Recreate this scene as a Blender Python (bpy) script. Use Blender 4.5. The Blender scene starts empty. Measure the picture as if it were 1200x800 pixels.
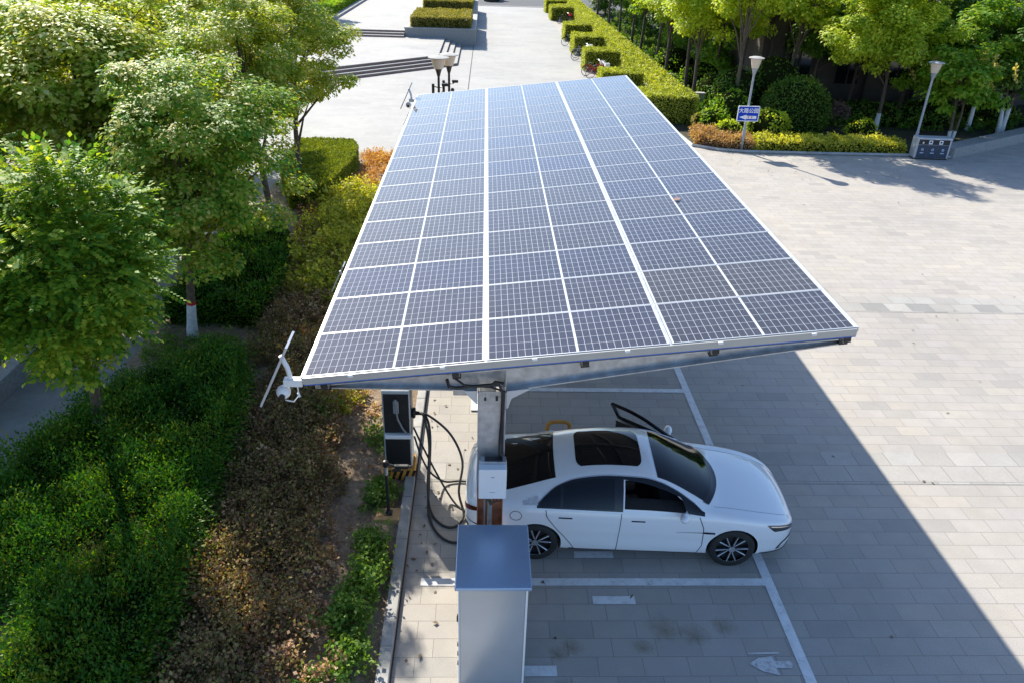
import bpy, bmesh, math, random
import numpy as np
from mathutils import Vector, Matrix

sc = bpy.context.scene
COL = sc.collection
rad = math.radians

# ------------------------------------------------------------------ camera
RC = [(0.99916, -0.028315, 0.029633), (0.01257, -0.47647, -0.879101), (0.039011, 0.878735, -0.475713)]
cam_d = bpy.data.cameras.new('camera'); cam = bpy.data.objects.new('camera', cam_d); COL.objects.link(cam)
cam_d.sensor_fit = 'HORIZONTAL'; cam_d.sensor_width = 36.0; cam_d.lens = 27.0
cam_d.clip_start = 0.1; cam_d.clip_end = 2000
r_, d_, f_ = [Vector(v) for v in RC]
m = Matrix((r_, -d_, -f_)).transposed().to_4x4(); m.translation = Vector((0, 0, 8.45))
cam.matrix_world = m
sc.camera = cam

# ------------------------------------------------------------------ light
SUN_DIR = Vector((0.651, -1.2, -1.0)).normalized()        # the way the light travels
elev = math.asin(-SUN_DIR.z); azim = math.atan2(-SUN_DIR.x, -SUN_DIR.y)
w = bpy.data.worlds.new('World'); sc.world = w; w.use_nodes = True
nt = w.node_tree; nt.nodes.clear()
sky = nt.nodes.new('ShaderNodeTexSky'); sky.sky_type = 'NISHITA'; sky.sun_disc = False
sky.sun_elevation = elev; sky.sun_rotation = azim; sky.air_density = 1.0; sky.dust_density = 0.9; sky.ozone_density = 5.0
bg = nt.nodes.new('ShaderNodeBackground'); bg.inputs[1].default_value = 0.13
wo = nt.nodes.new('ShaderNodeOutputWorld')
nt.links.new(sky.outputs[0], bg.inputs[0]); nt.links.new(bg.outputs[0], wo.inputs[0])
sd = bpy.data.lights.new('sun', 'SUN'); sd.energy = 4.9; sd.angle = rad(0.55); sd.color = (1.0, 0.945, 0.84)
so = bpy.data.objects.new('sun', sd); COL.objects.link(so)
so.rotation_euler = SUN_DIR.to_track_quat('-Z', 'Y').to_euler()
so.location = (-20, 40, 40)
sc.view_settings.view_transform = 'Standard'; sc.view_settings.look = 'None'
sc.view_settings.exposure = 0.93; sc.view_settings.gamma = 1.0; sc.view_settings.use_curve_mapping = False
sc.cycles.max_bounces = 6; sc.cycles.transparent_max_bounces = 6
sc.cycles.sample_clamp_indirect = 6.0

# ------------------------------------------------------------------ materials
def newmat(name):
    mt = bpy.data.materials.new(name); mt.use_nodes = True
    n = mt.node_tree; b = n.nodes['Principled BSDF']
    return mt, n, b
def N(n, t, **kw):
    x = n.nodes.new(t)
    for k, v in kw.items(): setattr(x, k, v)
    return x
def ramp(n, fac, stops, interp='LINEAR'):
    r = N(n, 'ShaderNodeValToRGB'); r.color_ramp.interpolation = interp
    e = r.color_ramp.elements
    while len(e) < len(stops): e.new(0.5)
    for i, (p, c) in enumerate(stops):
        e[i].position = p; e[i].color = (c[0], c[1], c[2], 1)
    n.links.new(fac, r.inputs[0]); return r.outputs[0]
def mixc(n, mode, fac, a, b):
    x = N(n, 'ShaderNodeMix', data_type='RGBA', blend_type=mode)
    for sock, v in ((x.inputs[0], fac), (x.inputs[6], a), (x.inputs[7], b)):
        if hasattr(v, 'links') or hasattr(v, 'is_output'): n.links.new(v, sock)
        else: sock.default_value = v if isinstance(v, float) else (v[0], v[1], v[2], 1)
    return x.outputs[2]
def noise(n, scale, detail=4, vec=None, rough=0.55):
    x = N(n, 'ShaderNodeTexNoise'); x.inputs['Scale'].default_value = scale
    x.inputs['Detail'].default_value = detail; x.inputs['Roughness'].default_value = rough
    if vec is not None: n.links.new(vec, x.inputs['Vector'])
    return x.outputs[0]
def bump(n, b, h, strength=0.3, dist=0.01):
    x = N(n, 'ShaderNodeBump'); x.inputs['Strength'].default_value = strength; x.inputs['Distance'].default_value = dist
    n.links.new(h, x.inputs['Height']); n.links.new(x.outputs[0], b.inputs['Normal'])
def mth(n, op, a, b=None):
    x = N(n, 'ShaderNodeMath', operation=op)
    for i, v in enumerate((a, b)):
        if v is None: continue
        if hasattr(v, 'is_output'): n.links.new(v, x.inputs[i])
        else: x.inputs[i].default_value = v
    return x.outputs[0]
MATS = {}
def simple(name, col, rough=0.6, metal=0.0, var=0.12, scale=6.0, coat=0.0, spec=0.5, bmp=0.0):
    if name in MATS: return MATS[name]
    mt, n, b = newmat(name)
    tc = N(n, 'ShaderNodeTexCoord').outputs['Object']
    nz = noise(n, scale, 5, tc)
    lo = tuple(c * (1 - var) for c in col); hi = tuple(min(1, c * (1 + var)) for c in col)
    n.links.new(ramp(n, nz, [(0.3, lo), (0.7, hi)]), b.inputs['Base Color'])
    b.inputs['Roughness'].default_value = rough; b.inputs['Metallic'].default_value = metal
    b.inputs['Coat Weight'].default_value = coat; b.inputs['Coat Roughness'].default_value = 0.03
    b.inputs['Specular IOR Level'].default_value = spec
    if bmp: bump(n, b, noise(n, scale * 12, 3, tc), bmp, 0.01)
    MATS[name] = mt; return mt
def leafmat(name, cols, trans=0.35, nscale=1.0, rough=0.55, gain=1.55):
    if name in MATS: return MATS[name]
    cols = [tuple(min(0.62, v * gain * 1.3) for v in c) for c in cols]
    mt, n, b = newmat(name)
    g = N(n, 'ShaderNodeNewGeometry'); tc = N(n, 'ShaderNodeTexCoord').outputs['Object']
    k = len(cols)
    nz = noise(n, nscale, 2, tc)
    fac = mth(n, 'ADD', mth(n, 'MULTIPLY', g.outputs['Random Per Island'], 0.65), mth(n, 'MULTIPLY', mth(n, 'SUBTRACT', nz, 0.3), 0.9))
    col = ramp(n, fac, [(0.05 + 0.9 * i / max(1, k - 1), c) for i, c in enumerate(cols)])
    n.links.new(col, b.inputs['Base Color']); b.inputs['Roughness'].default_value = rough
    b.inputs['Specular IOR Level'].default_value = 0.25
    tr = N(n, 'ShaderNodeBsdfTranslucent'); n.links.new(mixc(n, 'MULTIPLY', 1.0, col, (1.5, 1.45, 0.4)), tr.inputs[0])
    mx = N(n, 'ShaderNodeMixShader'); mx.inputs[0].default_value = min(0.6, trans)
    n.links.new(b.outputs[0], mx.inputs[1]); n.links.new(tr.outputs[0], mx.inputs[2])
    n.links.new(mx.outputs[0], n.nodes['Material Output'].inputs[0])
    MATS[name] = mt; return mt
def paving(name, bw, rh, mortar, stops, joint, dark_rate=True, offset=0.5, speck=0.35):
    mt, n, b = newmat(name)
    tc = N(n, 'ShaderNodeTexCoord').outputs['Object']
    br = N(n, 'ShaderNodeTexBrick'); br.offset = offset; br.offset_frequency = 2; br.squash = 1
    n.links.new(tc, br.inputs['Vector'])
    for k, v in (('Scale', 1.0), ('Brick Width', bw), ('Row Height', rh), ('Mortar Size', mortar), ('Mortar Smooth', 0.15), ('Bias', 0.0)):
        br.inputs[k].default_value = v
    br.inputs['Color1'].default_value = (0, 0, 0, 1); br.inputs['Color2'].default_value = (1, 1, 1, 1); br.inputs['Mortar'].default_value = (0.5, 0.5, 0.5, 1)
    col = ramp(n, br.outputs['Color'], stops)
    big = noise(n, 0.22, 3, tc); med = noise(n, 2.3, 5, tc, 0.65); fine = noise(n, 85.0, 3, tc, 0.7); grime = noise(n, 0.9, 6, tc, 0.7)
    col = mixc(n, 'MULTIPLY', 1.0, col, ramp(n, big, [(0.3, (0.9, 0.9, 0.91)), (0.7, (1.06, 1.05, 1.03))]))
    col = mixc(n, 'MULTIPLY', 1.0, col, ramp(n, med, [(0.3, (0.93, 0.93, 0.93)), (0.7, (1.05, 1.05, 1.05))]))
    col = mixc(n, 'MULTIPLY', speck, col, ramp(n, fine, [(0.32, (0.5, 0.5, 0.5)), (0.62, (1.35, 1.35, 1.35))]))
    col = mixc(n, 'MULTIPLY', 1.0, col, ramp(n, grime, [(0.0, (0.72, 0.7, 0.66)), (0.36, (1, 1, 1))]))
    jn = mth(n, 'MULTIPLY', br.outputs['Fac'], mth(n, 'ADD', mth(n, 'MULTIPLY', med, 0.9), 0.25))
    col = mixc(n, 'MIX', jn, col, joint)
    n.links.new(col, b.inputs['Base Color']); b.inputs['Roughness'].default_value = 0.82
    b.inputs['Specular IOR Level'].default_value = 0.3
    h = mth(n, 'SUBTRACT', mth(n, 'MULTIPLY', fine, 0.25), br.outputs['Fac'])
    bump(n, b, h, 0.35, 0.006)
    MATS[name] = mt; return mt

M_steel = simple('galvanised_steel', (0.46, 0.48, 0.5), 0.42, 0.75, 0.22, 9)
M_alu = simple('aluminium_frame', (0.55, 0.56, 0.57), 0.4, 0.35, 0.06, 4)
M_white = simple('white_enamel', (0.78, 0.78, 0.78), 0.35, 0, 0.03, 3, spec=0.5)
M_grey = simple('grey_enamel', (0.5, 0.51, 0.52), 0.3, 0.25, 0.05, 5)
M_black = simple('black_plastic', (0.015, 0.015, 0.017), 0.4, 0, 0.3, 8)
M_rubber = simple('rubber', (0.018, 0.018, 0.018), 0.7, 0, 0.25, 10)
M_conc = simple('concrete', (0.36, 0.35, 0.33), 0.85, 0, 0.2, 3.5, bmp=0.3)
M_granite = simple('granite', (0.3, 0.29, 0.28), 0.8, 0, 0.25, 14, bmp=0.3)
M_paint = None
M_bark = simple('bark', (0.11, 0.08, 0.055), 0.9, 0, 0.4, 12, bmp=0.6)
M_wash = simple('whitewash', (0.62, 0.62, 0.62), 0.9, 0, 0.18, 14, bmp=0.4)
M_orange = simple('yellow_paint', (0.62, 0.29, 0.045), 0.6, 0, 0.2, 7)
M_blue = simple('blue_sign', (0.008, 0.05, 0.45), 0.6, 0, 0.05, 4, spec=0.15)
M_red = simple('red_paint', (0.5, 0.025, 0.03), 0.45, 0, 0.15, 6)
M_rust = simple('rust_primer', (0.38, 0.13, 0.06), 0.75, 0, 0.3, 10)

# ------------------------------------------------------------------ mesh helpers
class MB:
    def __init__(s): s.v = []; s.f = []; s.mi = []
    def add(s, vs, fs, mi=0):
        o = len(s.v); s.v += [tuple(p) for p in vs]; s.f += [tuple(i + o for i in f) for f in fs]; s.mi += [mi] * len(fs); return s
    def box(s, x0, x1, y0, y1, z0, z1, mi=0, M=None):
        vs = [(x, y, z) for z in (z0, z1) for y in (y0, y1) for x in (x0, x1)]
        if M is not None: vs = [M @ Vector(p) for p in vs]
        return s.add(vs, [(0, 2, 3, 1), (4, 5, 7, 6), (0, 1, 5, 4), (2, 6, 7, 3), (0, 4, 6, 2), (1, 3, 7, 5)], mi)
    def prism(s, poly, z0, z1, mi=0):
        n = len(poly); vs = [(x, y, z0) for x, y in poly] + [(x, y, z1) for x, y in poly]
        fs = [tuple(range(n - 1, -1, -1)), tuple(range(n, 2 * n))] + [(i, (i + 1) % n, n + (i + 1) % n, n + i) for i in range(n)]
        return s.add(vs, fs, mi)
    def sheet(s, poly, z, mi=0): return s.add([(x, y, z) for x, y in poly], [tuple(range(len(poly)))], mi)
    def tube(s, pts, r, k=8, mi=0, cap=True):
        pts = [Vector(p) for p in pts]; n = len(pts)
        rs = r if isinstance(r, (list, tuple)) else [r] * n
        vs = []; fs = []; up = None
        for i, p in enumerate(pts):
            t = (pts[min(i + 1, n - 1)] - pts[max(i - 1, 0)]).normalized()
            if up is None:
                up = Vector((0, 0, 1)) if abs(t.z) < 0.9 else Vector((1, 0, 0))
            a = (up - t * up.dot(t)).normalized(); up = a; b = t.cross(a)
            for j in range(k):
                q = 2 * math.pi * j / k; vs.append(p + (a * math.cos(q) + b * math.sin(q)) * rs[i])
        for i in range(n - 1):
            for j in range(k):
                fs.append((i * k + j, i * k + (j + 1) % k, (i + 1) * k + (j + 1) % k, (i + 1) * k + j))
        if cap: fs += [tuple(range(k - 1, -1, -1)), tuple((n - 1) * k + j for j in range(k))]
        return s.add(vs, fs, mi)
    def lathe(s, prof, c=(0, 0, 0), k=24, axis='Z', mi=0, cap=True):
        vs = []; fs = []; n = len(prof)
        for r, h in prof:
            for j in range(k):
                q = 2 * math.pi * j / k; a, b = r * math.cos(q), r * math.sin(q)
                p = (a, b, h) if axis == 'Z' else ((a, h, b) if axis == 'Y' else (h, a, b))
                vs.append((p[0] + c[0], p[1] + c[1], p[2] + c[2]))
        for i in range(n - 1):
            for j in range(k): fs.append((i * k + j, i * k + (j + 1) % k, (i + 1) * k + (j + 1) % k, (i + 1) * k + j))
        if cap: fs += [tuple(range(k - 1, -1, -1)), tuple((n - 1) * k + j for j in range(k))]
        return s.add(vs, fs, mi)
    def build(s, name, mats, parent=None, smooth=False, bevel=0.0, loc=None):
        me = bpy.data.meshes.new(name); me.from_pydata([tuple(p) for p in s.v], [], s.f); me.validate(); me.update()
        mats = mats if isinstance(mats, (list, tuple)) else [mats]
        for mm in mats: me.materials.append(mm)
        if len(mats) > 1 and len(me.polygons) == len(s.mi): me.polygons.foreach_set('material_index', s.mi)
        o = bpy.data.objects.new(name, me); COL.objects.link(o)
        bm = bmesh.new(); bm.from_mesh(me); bmesh.ops.recalc_face_normals(bm, faces=bm.faces[:]); bm.to_mesh(me); bm.free()
        if smooth:
            me.polygons.foreach_set('use_smooth', [True] * len(me.polygons))
            try: me.set_sharp_from_angle(angle=rad(40))
            except Exception: pass
        if bevel:
            md = o.modifiers.new('bevel', 'BEVEL'); md.width = bevel; md.segments = 2; md.limit_method = 'ANGLE'; md.angle_limit = rad(40)
        if parent: o.parent = parent
        if loc: o.location = loc
        return o
def tag(o, label=None, cat=None, group=None, kind=None):
    if label: o['label'] = label
    if cat: o['category'] = cat
    if group: o['group'] = group
    if kind: o['kind'] = kind
    return o
def thing(name, label, cat, loc=(0, 0, 0), rz=0.0, group=None):
    o = bpy.data.objects.new(name, None); COL.objects.link(o); o.empty_display_size = 0.2
    o.location = loc; o.rotation_euler = (0, 0, rz); return tag(o, label, cat, group)
def dup(o, parent=None):
    c = o.copy(); COL.objects.link(c)
    if parent: c.parent = parent
    for ch in list(o.children): dup(ch, c)
    return c
def fastmesh(name, V, quads, mat):
    """V (n,3) array, quads (m,4) index array"""
    me = bpy.data.meshes.new(name); mq = len(quads)
    me.vertices.add(len(V)); me.vertices.foreach_set('co', np.asarray(V, dtype=np.float32).ravel())
    me.loops.add(4 * mq); me.loops.foreach_set('vertex_index', np.asarray(quads, dtype=np.int32).ravel())
    me.polygons.add(mq); me.polygons.foreach_set('loop_start', np.arange(0, 4 * mq, 4, dtype=np.int32))
    me.update(calc_edges=True); me.materials.append(mat); return me
def leaves(P, D, Nrm, a, b):
    """diamond leaves: base P, direction D, facing Nrm; a length, b half width -> V, quads"""
    D = D / (np.linalg.norm(D, axis=1, keepdims=True) + 1e-9)
    S = np.cross(D, Nrm); S /= (np.linalg.norm(S, axis=1, keepdims=True) + 1e-9)
    U = np.cross(S, D)
    a = np.asarray(a).reshape(-1, 1); b = np.asarray(b).reshape(-1, 1)
    n = len(P); V = np.empty((n, 4, 3))
    V[:, 0] = P; V[:, 1] = P + D * a * 0.5 + S * b + U * b * 0.35; V[:, 2] = P + D * a; V[:, 3] = P + D * a * 0.5 - S * b + U * b * 0.35
    return V.reshape(-1, 3), np.arange(4 * n).reshape(n, 4)
def leafobj(name, sets, mat, parent=None):
    Vs = []; Qs = []; o = 0
    for V, Q in sets: Vs.append(V); Qs.append(Q + o); o += len(V)
    me = fastmesh(name, np.concatenate(Vs), np.concatenate(Qs), mat)
    ob = bpy.data.objects.new(name, me); COL.objects.link(ob)
    if parent: ob.parent = parent
    return ob
def rnd_unit(rg, n):
    x = rg.normal(size=(n, 3)); return x / np.linalg.norm(x, axis=1, keepdims=True)

# ================================================================== SETTING
PAV = [(0.0, (0.335, 0.315, 0.288)), (0.08, (0.37, 0.345, 0.31)), (0.4, (0.395, 0.362, 0.315)), (0.75, (0.395, 0.365, 0.335)), (1.0, (0.42, 0.385, 0.33))]
M_pav = paving('plaza_pavers', 0.598, 0.3, 0.0045, PAV, (0.15, 0.14, 0.125), offset=0.38, speck=0.5)
BAND = [(0.0, (0.27, 0.265, 0.245)), (0.15, (0.34, 0.325, 0.295)), (0.5, (0.385, 0.36, 0.325)), (0.8, (0.385, 0.375, 0.345)), (1.0, (0.42, 0.395, 0.36))]
M_band = paving('band_pavers', 0.6, 0.46, 0.006, BAND, (0.13, 0.12, 0.11), offset=0.5)
M_slab = paving('large_slabs', 1.2, 0.6, 0.006, [(0, (0.325, 0.318, 0.3)), (0.5, (0.35, 0.342, 0.322)), (1, (0.362, 0.355, 0.335))], (0.3, 0.29, 0.28), speck=0.15)
M_asph = simple('asphalt', (0.06, 0.062, 0.068), 0.9, 0, 0.3, 3, bmp=0.3)
M_earth = simple('earth', (0.085, 0.07, 0.045), 0.95, 0, 0.4, 2.0, bmp=0.5)

def soil_mat():
    mt, n, b = newmat('bed_soil'); tc = N(n, 'ShaderNodeTexCoord').outputs['Object']
    a = noise(n, 1.1, 6, tc, 0.65); c = noise(n, 9.0, 6, tc, 0.75); d = noise(n, 45.0, 3, tc, 0.7)
    col = ramp(n, a, [(0.3, (0.2, 0.145, 0.095)), (0.5, (0.34, 0.255, 0.18)), (0.72, (0.42, 0.33, 0.24))])
    col = mixc(n, 'MULTIPLY', 0.8, col, ramp(n, c, [(0.3, (0.45, 0.42, 0.38)), (0.65, (1.2, 1.15, 1.1))]))
    col = mixc(n, 'MULTIPLY', 0.6, col, ramp(n, d, [(0.3, (0.5, 0.5, 0.5)), (0.65, (1.25, 1.25, 1.25))]))
    n.links.new(col, b.inputs['Base Color']); b.inputs['Roughness'].default_value = 0.95
    bump(n, b, mth(n, 'ADD', c, mth(n, 'MULTIPLY', d, 0.4)), 0.8, 0.05); return mt
M_soil = soil_mat()

def paint_mat():
    mt, n, b = newmat('road_paint'); tc = N(n, 'ShaderNodeTexCoord').outputs['Object']
    a = noise(n, 7.0, 6, tc, 0.75); c = noise(n, 60.0, 3, tc, 0.7)
    f = mth(n, 'ADD', mth(n, 'MULTIPLY', a, 0.75), mth(n, 'MULTIPLY', c, 0.25))
    n.links.new(ramp(n, f, [(0.34, (0.36, 0.35, 0.34)), (0.43, (0.62, 0.62, 0.61)), (0.6, (0.76, 0.76, 0.75))]), b.inputs['Base Color'])
    b.inputs['Roughness'].default_value = 0.7; return mt
M_paint = paint_mat()
def worn_mat():
    mt, n, b = newmat('worn_paint'); tc = N(n, 'ShaderNodeTexCoord').outputs['Object']
    a = noise(n, 14.0, 6, tc, 0.8)
    n.links.new(ramp(n, a, [(0.36, (0.33, 0.31, 0.29)), (0.52, (0.6, 0.59, 0.58))]), b.inputs['Base Color'])
    b.inputs['Roughness'].default_value = 0.8; return mt
M_worn = worn_mat()
def stain_mat():
    mt, n, b = newmat('stain'); tc = N(n, 'ShaderNodeTexCoord').outputs['Object']
    a = noise(n, 5.0, 5, tc, 0.7)
    v = N(n, 'ShaderNodeVectorMath', operation='LENGTH'); n.links.new(tc, v.inputs[0])
    f = mth(n, 'SUBTRACT', mth(n, 'ADD', a, 0.12), mth(n, 'MULTIPLY', v.outputs['Value'], 1.6))
    t = N(n, 'ShaderNodeBsdfTransparent'); mx = N(n, 'ShaderNodeMixShader')
    b.inputs['Base Color'].default_value = (0.25, 0.19, 0.08, 1); b.inputs['Roughness'].default_value = 0.8
    n.links.new(ramp(n, f, [(0.1, (0, 0, 0)), (0.75, (0.38, 0.38, 0.38))]), mx.inputs[0])
    n.links.new(t.outputs[0], mx.inputs[1]); n.links.new(b.outputs[0], mx.inputs[2])
    n.links.new(mx.outputs[0], n.nodes['Material Output'].inputs[0]); return mt
M_stain = stain_mat()

def struct(mb, name, mat, **k): return tag(mb.build(name, mat, **k), kind='structure')
struct(MB().sheet([(-500, -300), (500, -300), (500, 900), (-500, 900)], -0.03), 'ground', M_earth)
struct(MB().sheet([(-45, -20), (60, -20), (60, 99), (-45, 99)], 0.0), 'plaza_paving', M_pav)
struct(MB().sheet([(-1.1, 10.52), (60, 10.52), (60, 11.44), (-1.1, 11.44)], 0.004).sheet([(-1.1, 17.43), (60, 17.43), (60, 18.35), (-1.1, 18.35)], 0.004), 'paving_bands', M_band)
struct(MB().sheet([(-45, 31.6), (6.7, 31.6), (6.7, 98.8), (-45, 98.8)], 0.004), 'driveway', M_slab)
struct(MB().sheet([(-200, 99), (200, 99), (200, 112), (-200, 112)], -0.006), 'road', M_asph)
struct(MB().box(-45, 60, 98.6, 99.0, -0.02, 0.05), 'road_kerb', M_conc)
# dark joint along the drive
struct(MB().sheet([(-1.04, 33), (-0.98, 33), (-0.93, 64), (-0.99, 64)], 0.008), 'drain_joint', M_asph)

# parking bay paint
LX = 4.29
mb = MB().sheet([(LX - 0.07, 2.0), (LX + 0.075, 2.0), (LX + 0.075, 25), (LX - 0.07, 25)], 0.009)
for y0, xs in ((8.14, -0.85), (10.9, 0.5), (13.46, 0.62), (16.1, 0.6), (18.8, 0.6), (21.4, 0.6), (5.42, -0.85), (24.0, 0.6)):
    mb.sheet([(xs, y0), (LX - 0.07, y0), (LX - 0.07, y0 + 0.145), (xs, y0 + 0.145)], 0.009)
for q in ((1.63, 2.24, 7.79, 7.94), (0.6, 1.02, 6.6, 6.76), (1.45, 2.05, 8.7, 8.84)):
    mb.sheet([(q[0], q[2]), (q[1], q[2]), (q[1], q[3]), (q[0], q[3])], 0.009)
struct(mb, 'parking_lines', M_paint)
ar = [(3.57, 6.78), (3.72, 6.87), (3.93, 6.9), (3.91, 6.82), (4.12, 6.82), (4.15, 6.77), (4.12, 6.71), (3.91, 6.71), (3.92, 6.6), (3.72, 6.66)]
struct(MB().sheet(ar, 0.009).sheet([(3.6, 6.955), (4.02, 6.96), (4.02, 6.935), (3.6, 6.925)], 0.009).sheet([(3.15, 11.15), (3.75, 11.2), (3.72, 11.32), (3.2, 11.3)], 0.009), 'worn_arrow_marking', M_worn)
for i, (x, y, s) in enumerate([(2.55, 7.35, 0.8), (2.95, 7.25, 0.7), (3.4, 7.4, 0.6), (1.25, 7.05, 0.5), (1.05, 6.95, 0.45), (2.2, 7.05, 0.45), (1.1, 6.45, 0.5)]):
    struct(MB().sheet([(-0.6, -0.5), (0.6, -0.5), (0.6, 0.5), (-0.6, 0.5)], 0.0), 'ground_stain', M_stain, loc=(x, y, 0.0065 + 0.0002 * i)).scale = (s, s, 1)

# left planting bed, kerb and path
rg = np.random.default_rng(5)
def bumpy(name, x0, x1, y0, y1, z, amp, mat, step=0.25, fall=0.3):
    nx, ny = int((x1 - x0) / step) + 1, int((y1 - y0) / step) + 1
    X, Y = np.meshgrid(np.linspace(x0, x1, nx), np.linspace(y0, y1, ny))
    Z = z + amp * (np.sin(X * 2.1 + Y * 0.7) * np.sin(Y * 1.3 - X * 0.5) + 0.5 * np.sin(X * 5.3) * np.sin(Y * 4.1 + X)) * 0.5 + amp * 0.4
    ed = np.minimum(np.minimum(X - x0, x1 - X), np.minimum(Y - y0, y1 - Y)); Z = z * 0.4 + (Z - z * 0.4) * np.clip(ed / fall, 0, 1)
    V = np.stack([X, Y, Z], -1).reshape(-1, 3); q = []
    for j in range(ny - 1):
        for i in range(nx - 1): a = j * nx + i; q.append((a, a + 1, a + nx + 1, a + nx))
    me = fastmesh(name, V, q, mat); me.polygons.foreach_set('use_smooth', [True] * len(me.polygons))
    o = bpy.data.objects.new(name, me); COL.objects.link(o); return tag(o, kind='structure')
bumpy('planting_bed', -7.55, -1.285, -6, 31.6, 0.05, 0.09, M_soil)
bumpy('shaded_bed', -18, -9.62, 4, 31.6, 0.05, 0.08, M_earth)
mb = MB()
y = -6.0
while y < 31.5:
    mb.box(-1.285, -1.12, y, y + 0.995, -0.05, 0.11); y += 1.0
struct(mb, 'kerb', M_conc, bevel=0.012)
struct(MB().sheet([(-1.12, -6), (-1.098, -6), (-1.098, 31.5), (-1.12, 31.5)], 0.005), 'gutter_joint', simple('joint_dirt', (0.1, 0.075, 0.055), 0.95))
struct(MB().sheet([(-9.3, -6), (-7.5, -6), (-7.5, 31.6), (-9.3, 31.6)], 0.006), 'garden_path', simple('path_concrete', (0.27, 0.26, 0.25), 0.9, 0, 0.2, 2.2, bmp=0.3))
tag(MB().box(-9.62, -9.3, 2.0, 14.45, 0, 0.42).build('low_wall', M_granite, bevel=0.015), 'low grey stone wall beside the shaded path at the left edge', 'wall')

# far terrace with steps, planters
A = Vector((-0.71, -0.70)).normalized()
def terr(k): return (-1.92 - 0.42 * k, 54.75 + 0.08 * k)
M_riser = simple('brown_riser', (0.36, 0.21, 0.155), 0.8, 0, 0.2, 5)
mbt, mbr = MB(), MB()
for k in range(4):
    cx_, cy_ = terr(k); e = (cx_ + A.x * 34, cy_ + A.y * 34)
    z = 0.15 * (k + 1)
    mbt.prism([(cx_, 97), (-60, 97), (-60, e[1]), e, (cx_, cy_)], z - 0.045, z)
    nx, ny = 0.012, -0.012
    mbr.prism([(cx_ - 0.012, 97), (-60.0, 97), (-60, e[1] + 0.01), (e[0] + 0.0, e[1] + 0.017), (cx_ - 0.012, cy_ + 0.01)], z - 0.16 if k else -0.02, z - 0.045)
struct(mbt, 'terrace_steps', M_slab); struct(mbr, 'terrace_risers', M_riser)
mbt, mbr = MB(), MB()
for k in range(3):
    mbt.box(-30, -6.32, 63.4 + 0.45 * k, 96.5, 0.6 + 0.14 * (k + 1) - 0.04, 0.6 + 0.14 * (k + 1)); mbr.box(-30, -6.32, 63.42 + 0.45 * k, 96.5, 0.6 + 0.14 * k + 0.001, 0.6 + 0.14 * (k + 1) - 0.04)
struct(mbt, 'upper_steps', M_slab); struct(mbr, 'upper_risers', M_riser)
struct(MB().box(-13.2, -12.7, 64.8, 97, 1.03, 1.2), 'terrace_kerb', M_granite)
bumpy('far_lawn', -30, -13.2, 64.8, 96.5, 1.05, 0.1, simple('lawn', (0.12, 0.13, 0.03), 0.95, 0, 0.35, 6, bmp=0.6), step=1.0)

# right planting bed with kerb
RP = [(10.25, 45), (9.0, 38.1), (9.3, 34.1), (10.3, 33.45), (11.4, 33.2), (14.7, 33.15), (18.9, 33.2), (20.6, 32.95), (26, 36.4), (40, 45.4), (60, 58), (60, 98), (10.25, 98)]
struct(MB().prism(RP, -0.02, 0.06), 'shrub_bed', simple('dark_bed', (0.035, 0.036, 0.018), 1.0, 0, 0.5, 1.5, bmp=0.5))
kp = RP[1:7] + [(20.5, 33.0)]
struct(MB().tube([(x, y, 0.05) for x, y in kp], 0.075, 4), 'bed_kerb', M_conc)
wl = [(20.55, 32.9), (26.0, 36.35), (34.0, 41.5), (44.0, 48.0)]
mb = MB()
for (xa, ya), (xb, yb) in zip(wl[:-1], wl[1:]):
    dx, dy = xb - xa, yb - ya; L = math.hypot(dx, dy); nx, ny = -dy / L * 0.75, dx / L * 0.75
    mb.prism([(xa, ya), (xb, yb), (xb + nx, yb + ny), (xa + nx, ya + ny)], -0.02, 0.46)
tag(mb.build('low_wall', M_granite, bevel=0.03), 'long low granite seat wall running away from the recycling bin', 'wall')

# dark building behind the trees
bt = thing('building', 'dark stone building behind the trees at the right', 'building', (15.6, 45.2, 0))
M_bwall = simple('dark_stone', (0.085, 0.065, 0.058), 0.8, 0, 0.2, 1.2, bmp=0.2)
mb = MB().box(0, 34, 0.3, 9, 0, 4.6)
for i in range(12): mb.box(0.4 + i * 2.9, 1.1 + i * 2.9, 0.0, 0.299, 0, 4.6)
mb.build('wall', M_bwall, bt); MB().box(-0.3, 34.3, -0.2, 9.3, 4.6, 4.85).build('roof', M_bwall, bt)
M_glass = simple('dark_glass', (0.012, 0.015, 0.02), 0.05, 0, 0.1, 3, spec=0.8)
for i in range(11):
    fr = MB().box(1.6 + i * 2.9, 2.9 + i * 2.9, 0.24, 0.299, 1.0, 3.4).build('window', M_glass, bt)
    MB().box(1.55 + i * 2.9, 2.95 + i * 2.9, 0.2, 0.298, 0.9, 1.0).box(2.22 + i * 2.9, 2.28 + i * 2.9, 0.215, 0.24, 1.0, 3.4).build('frame', M_bwall, fr)

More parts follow.
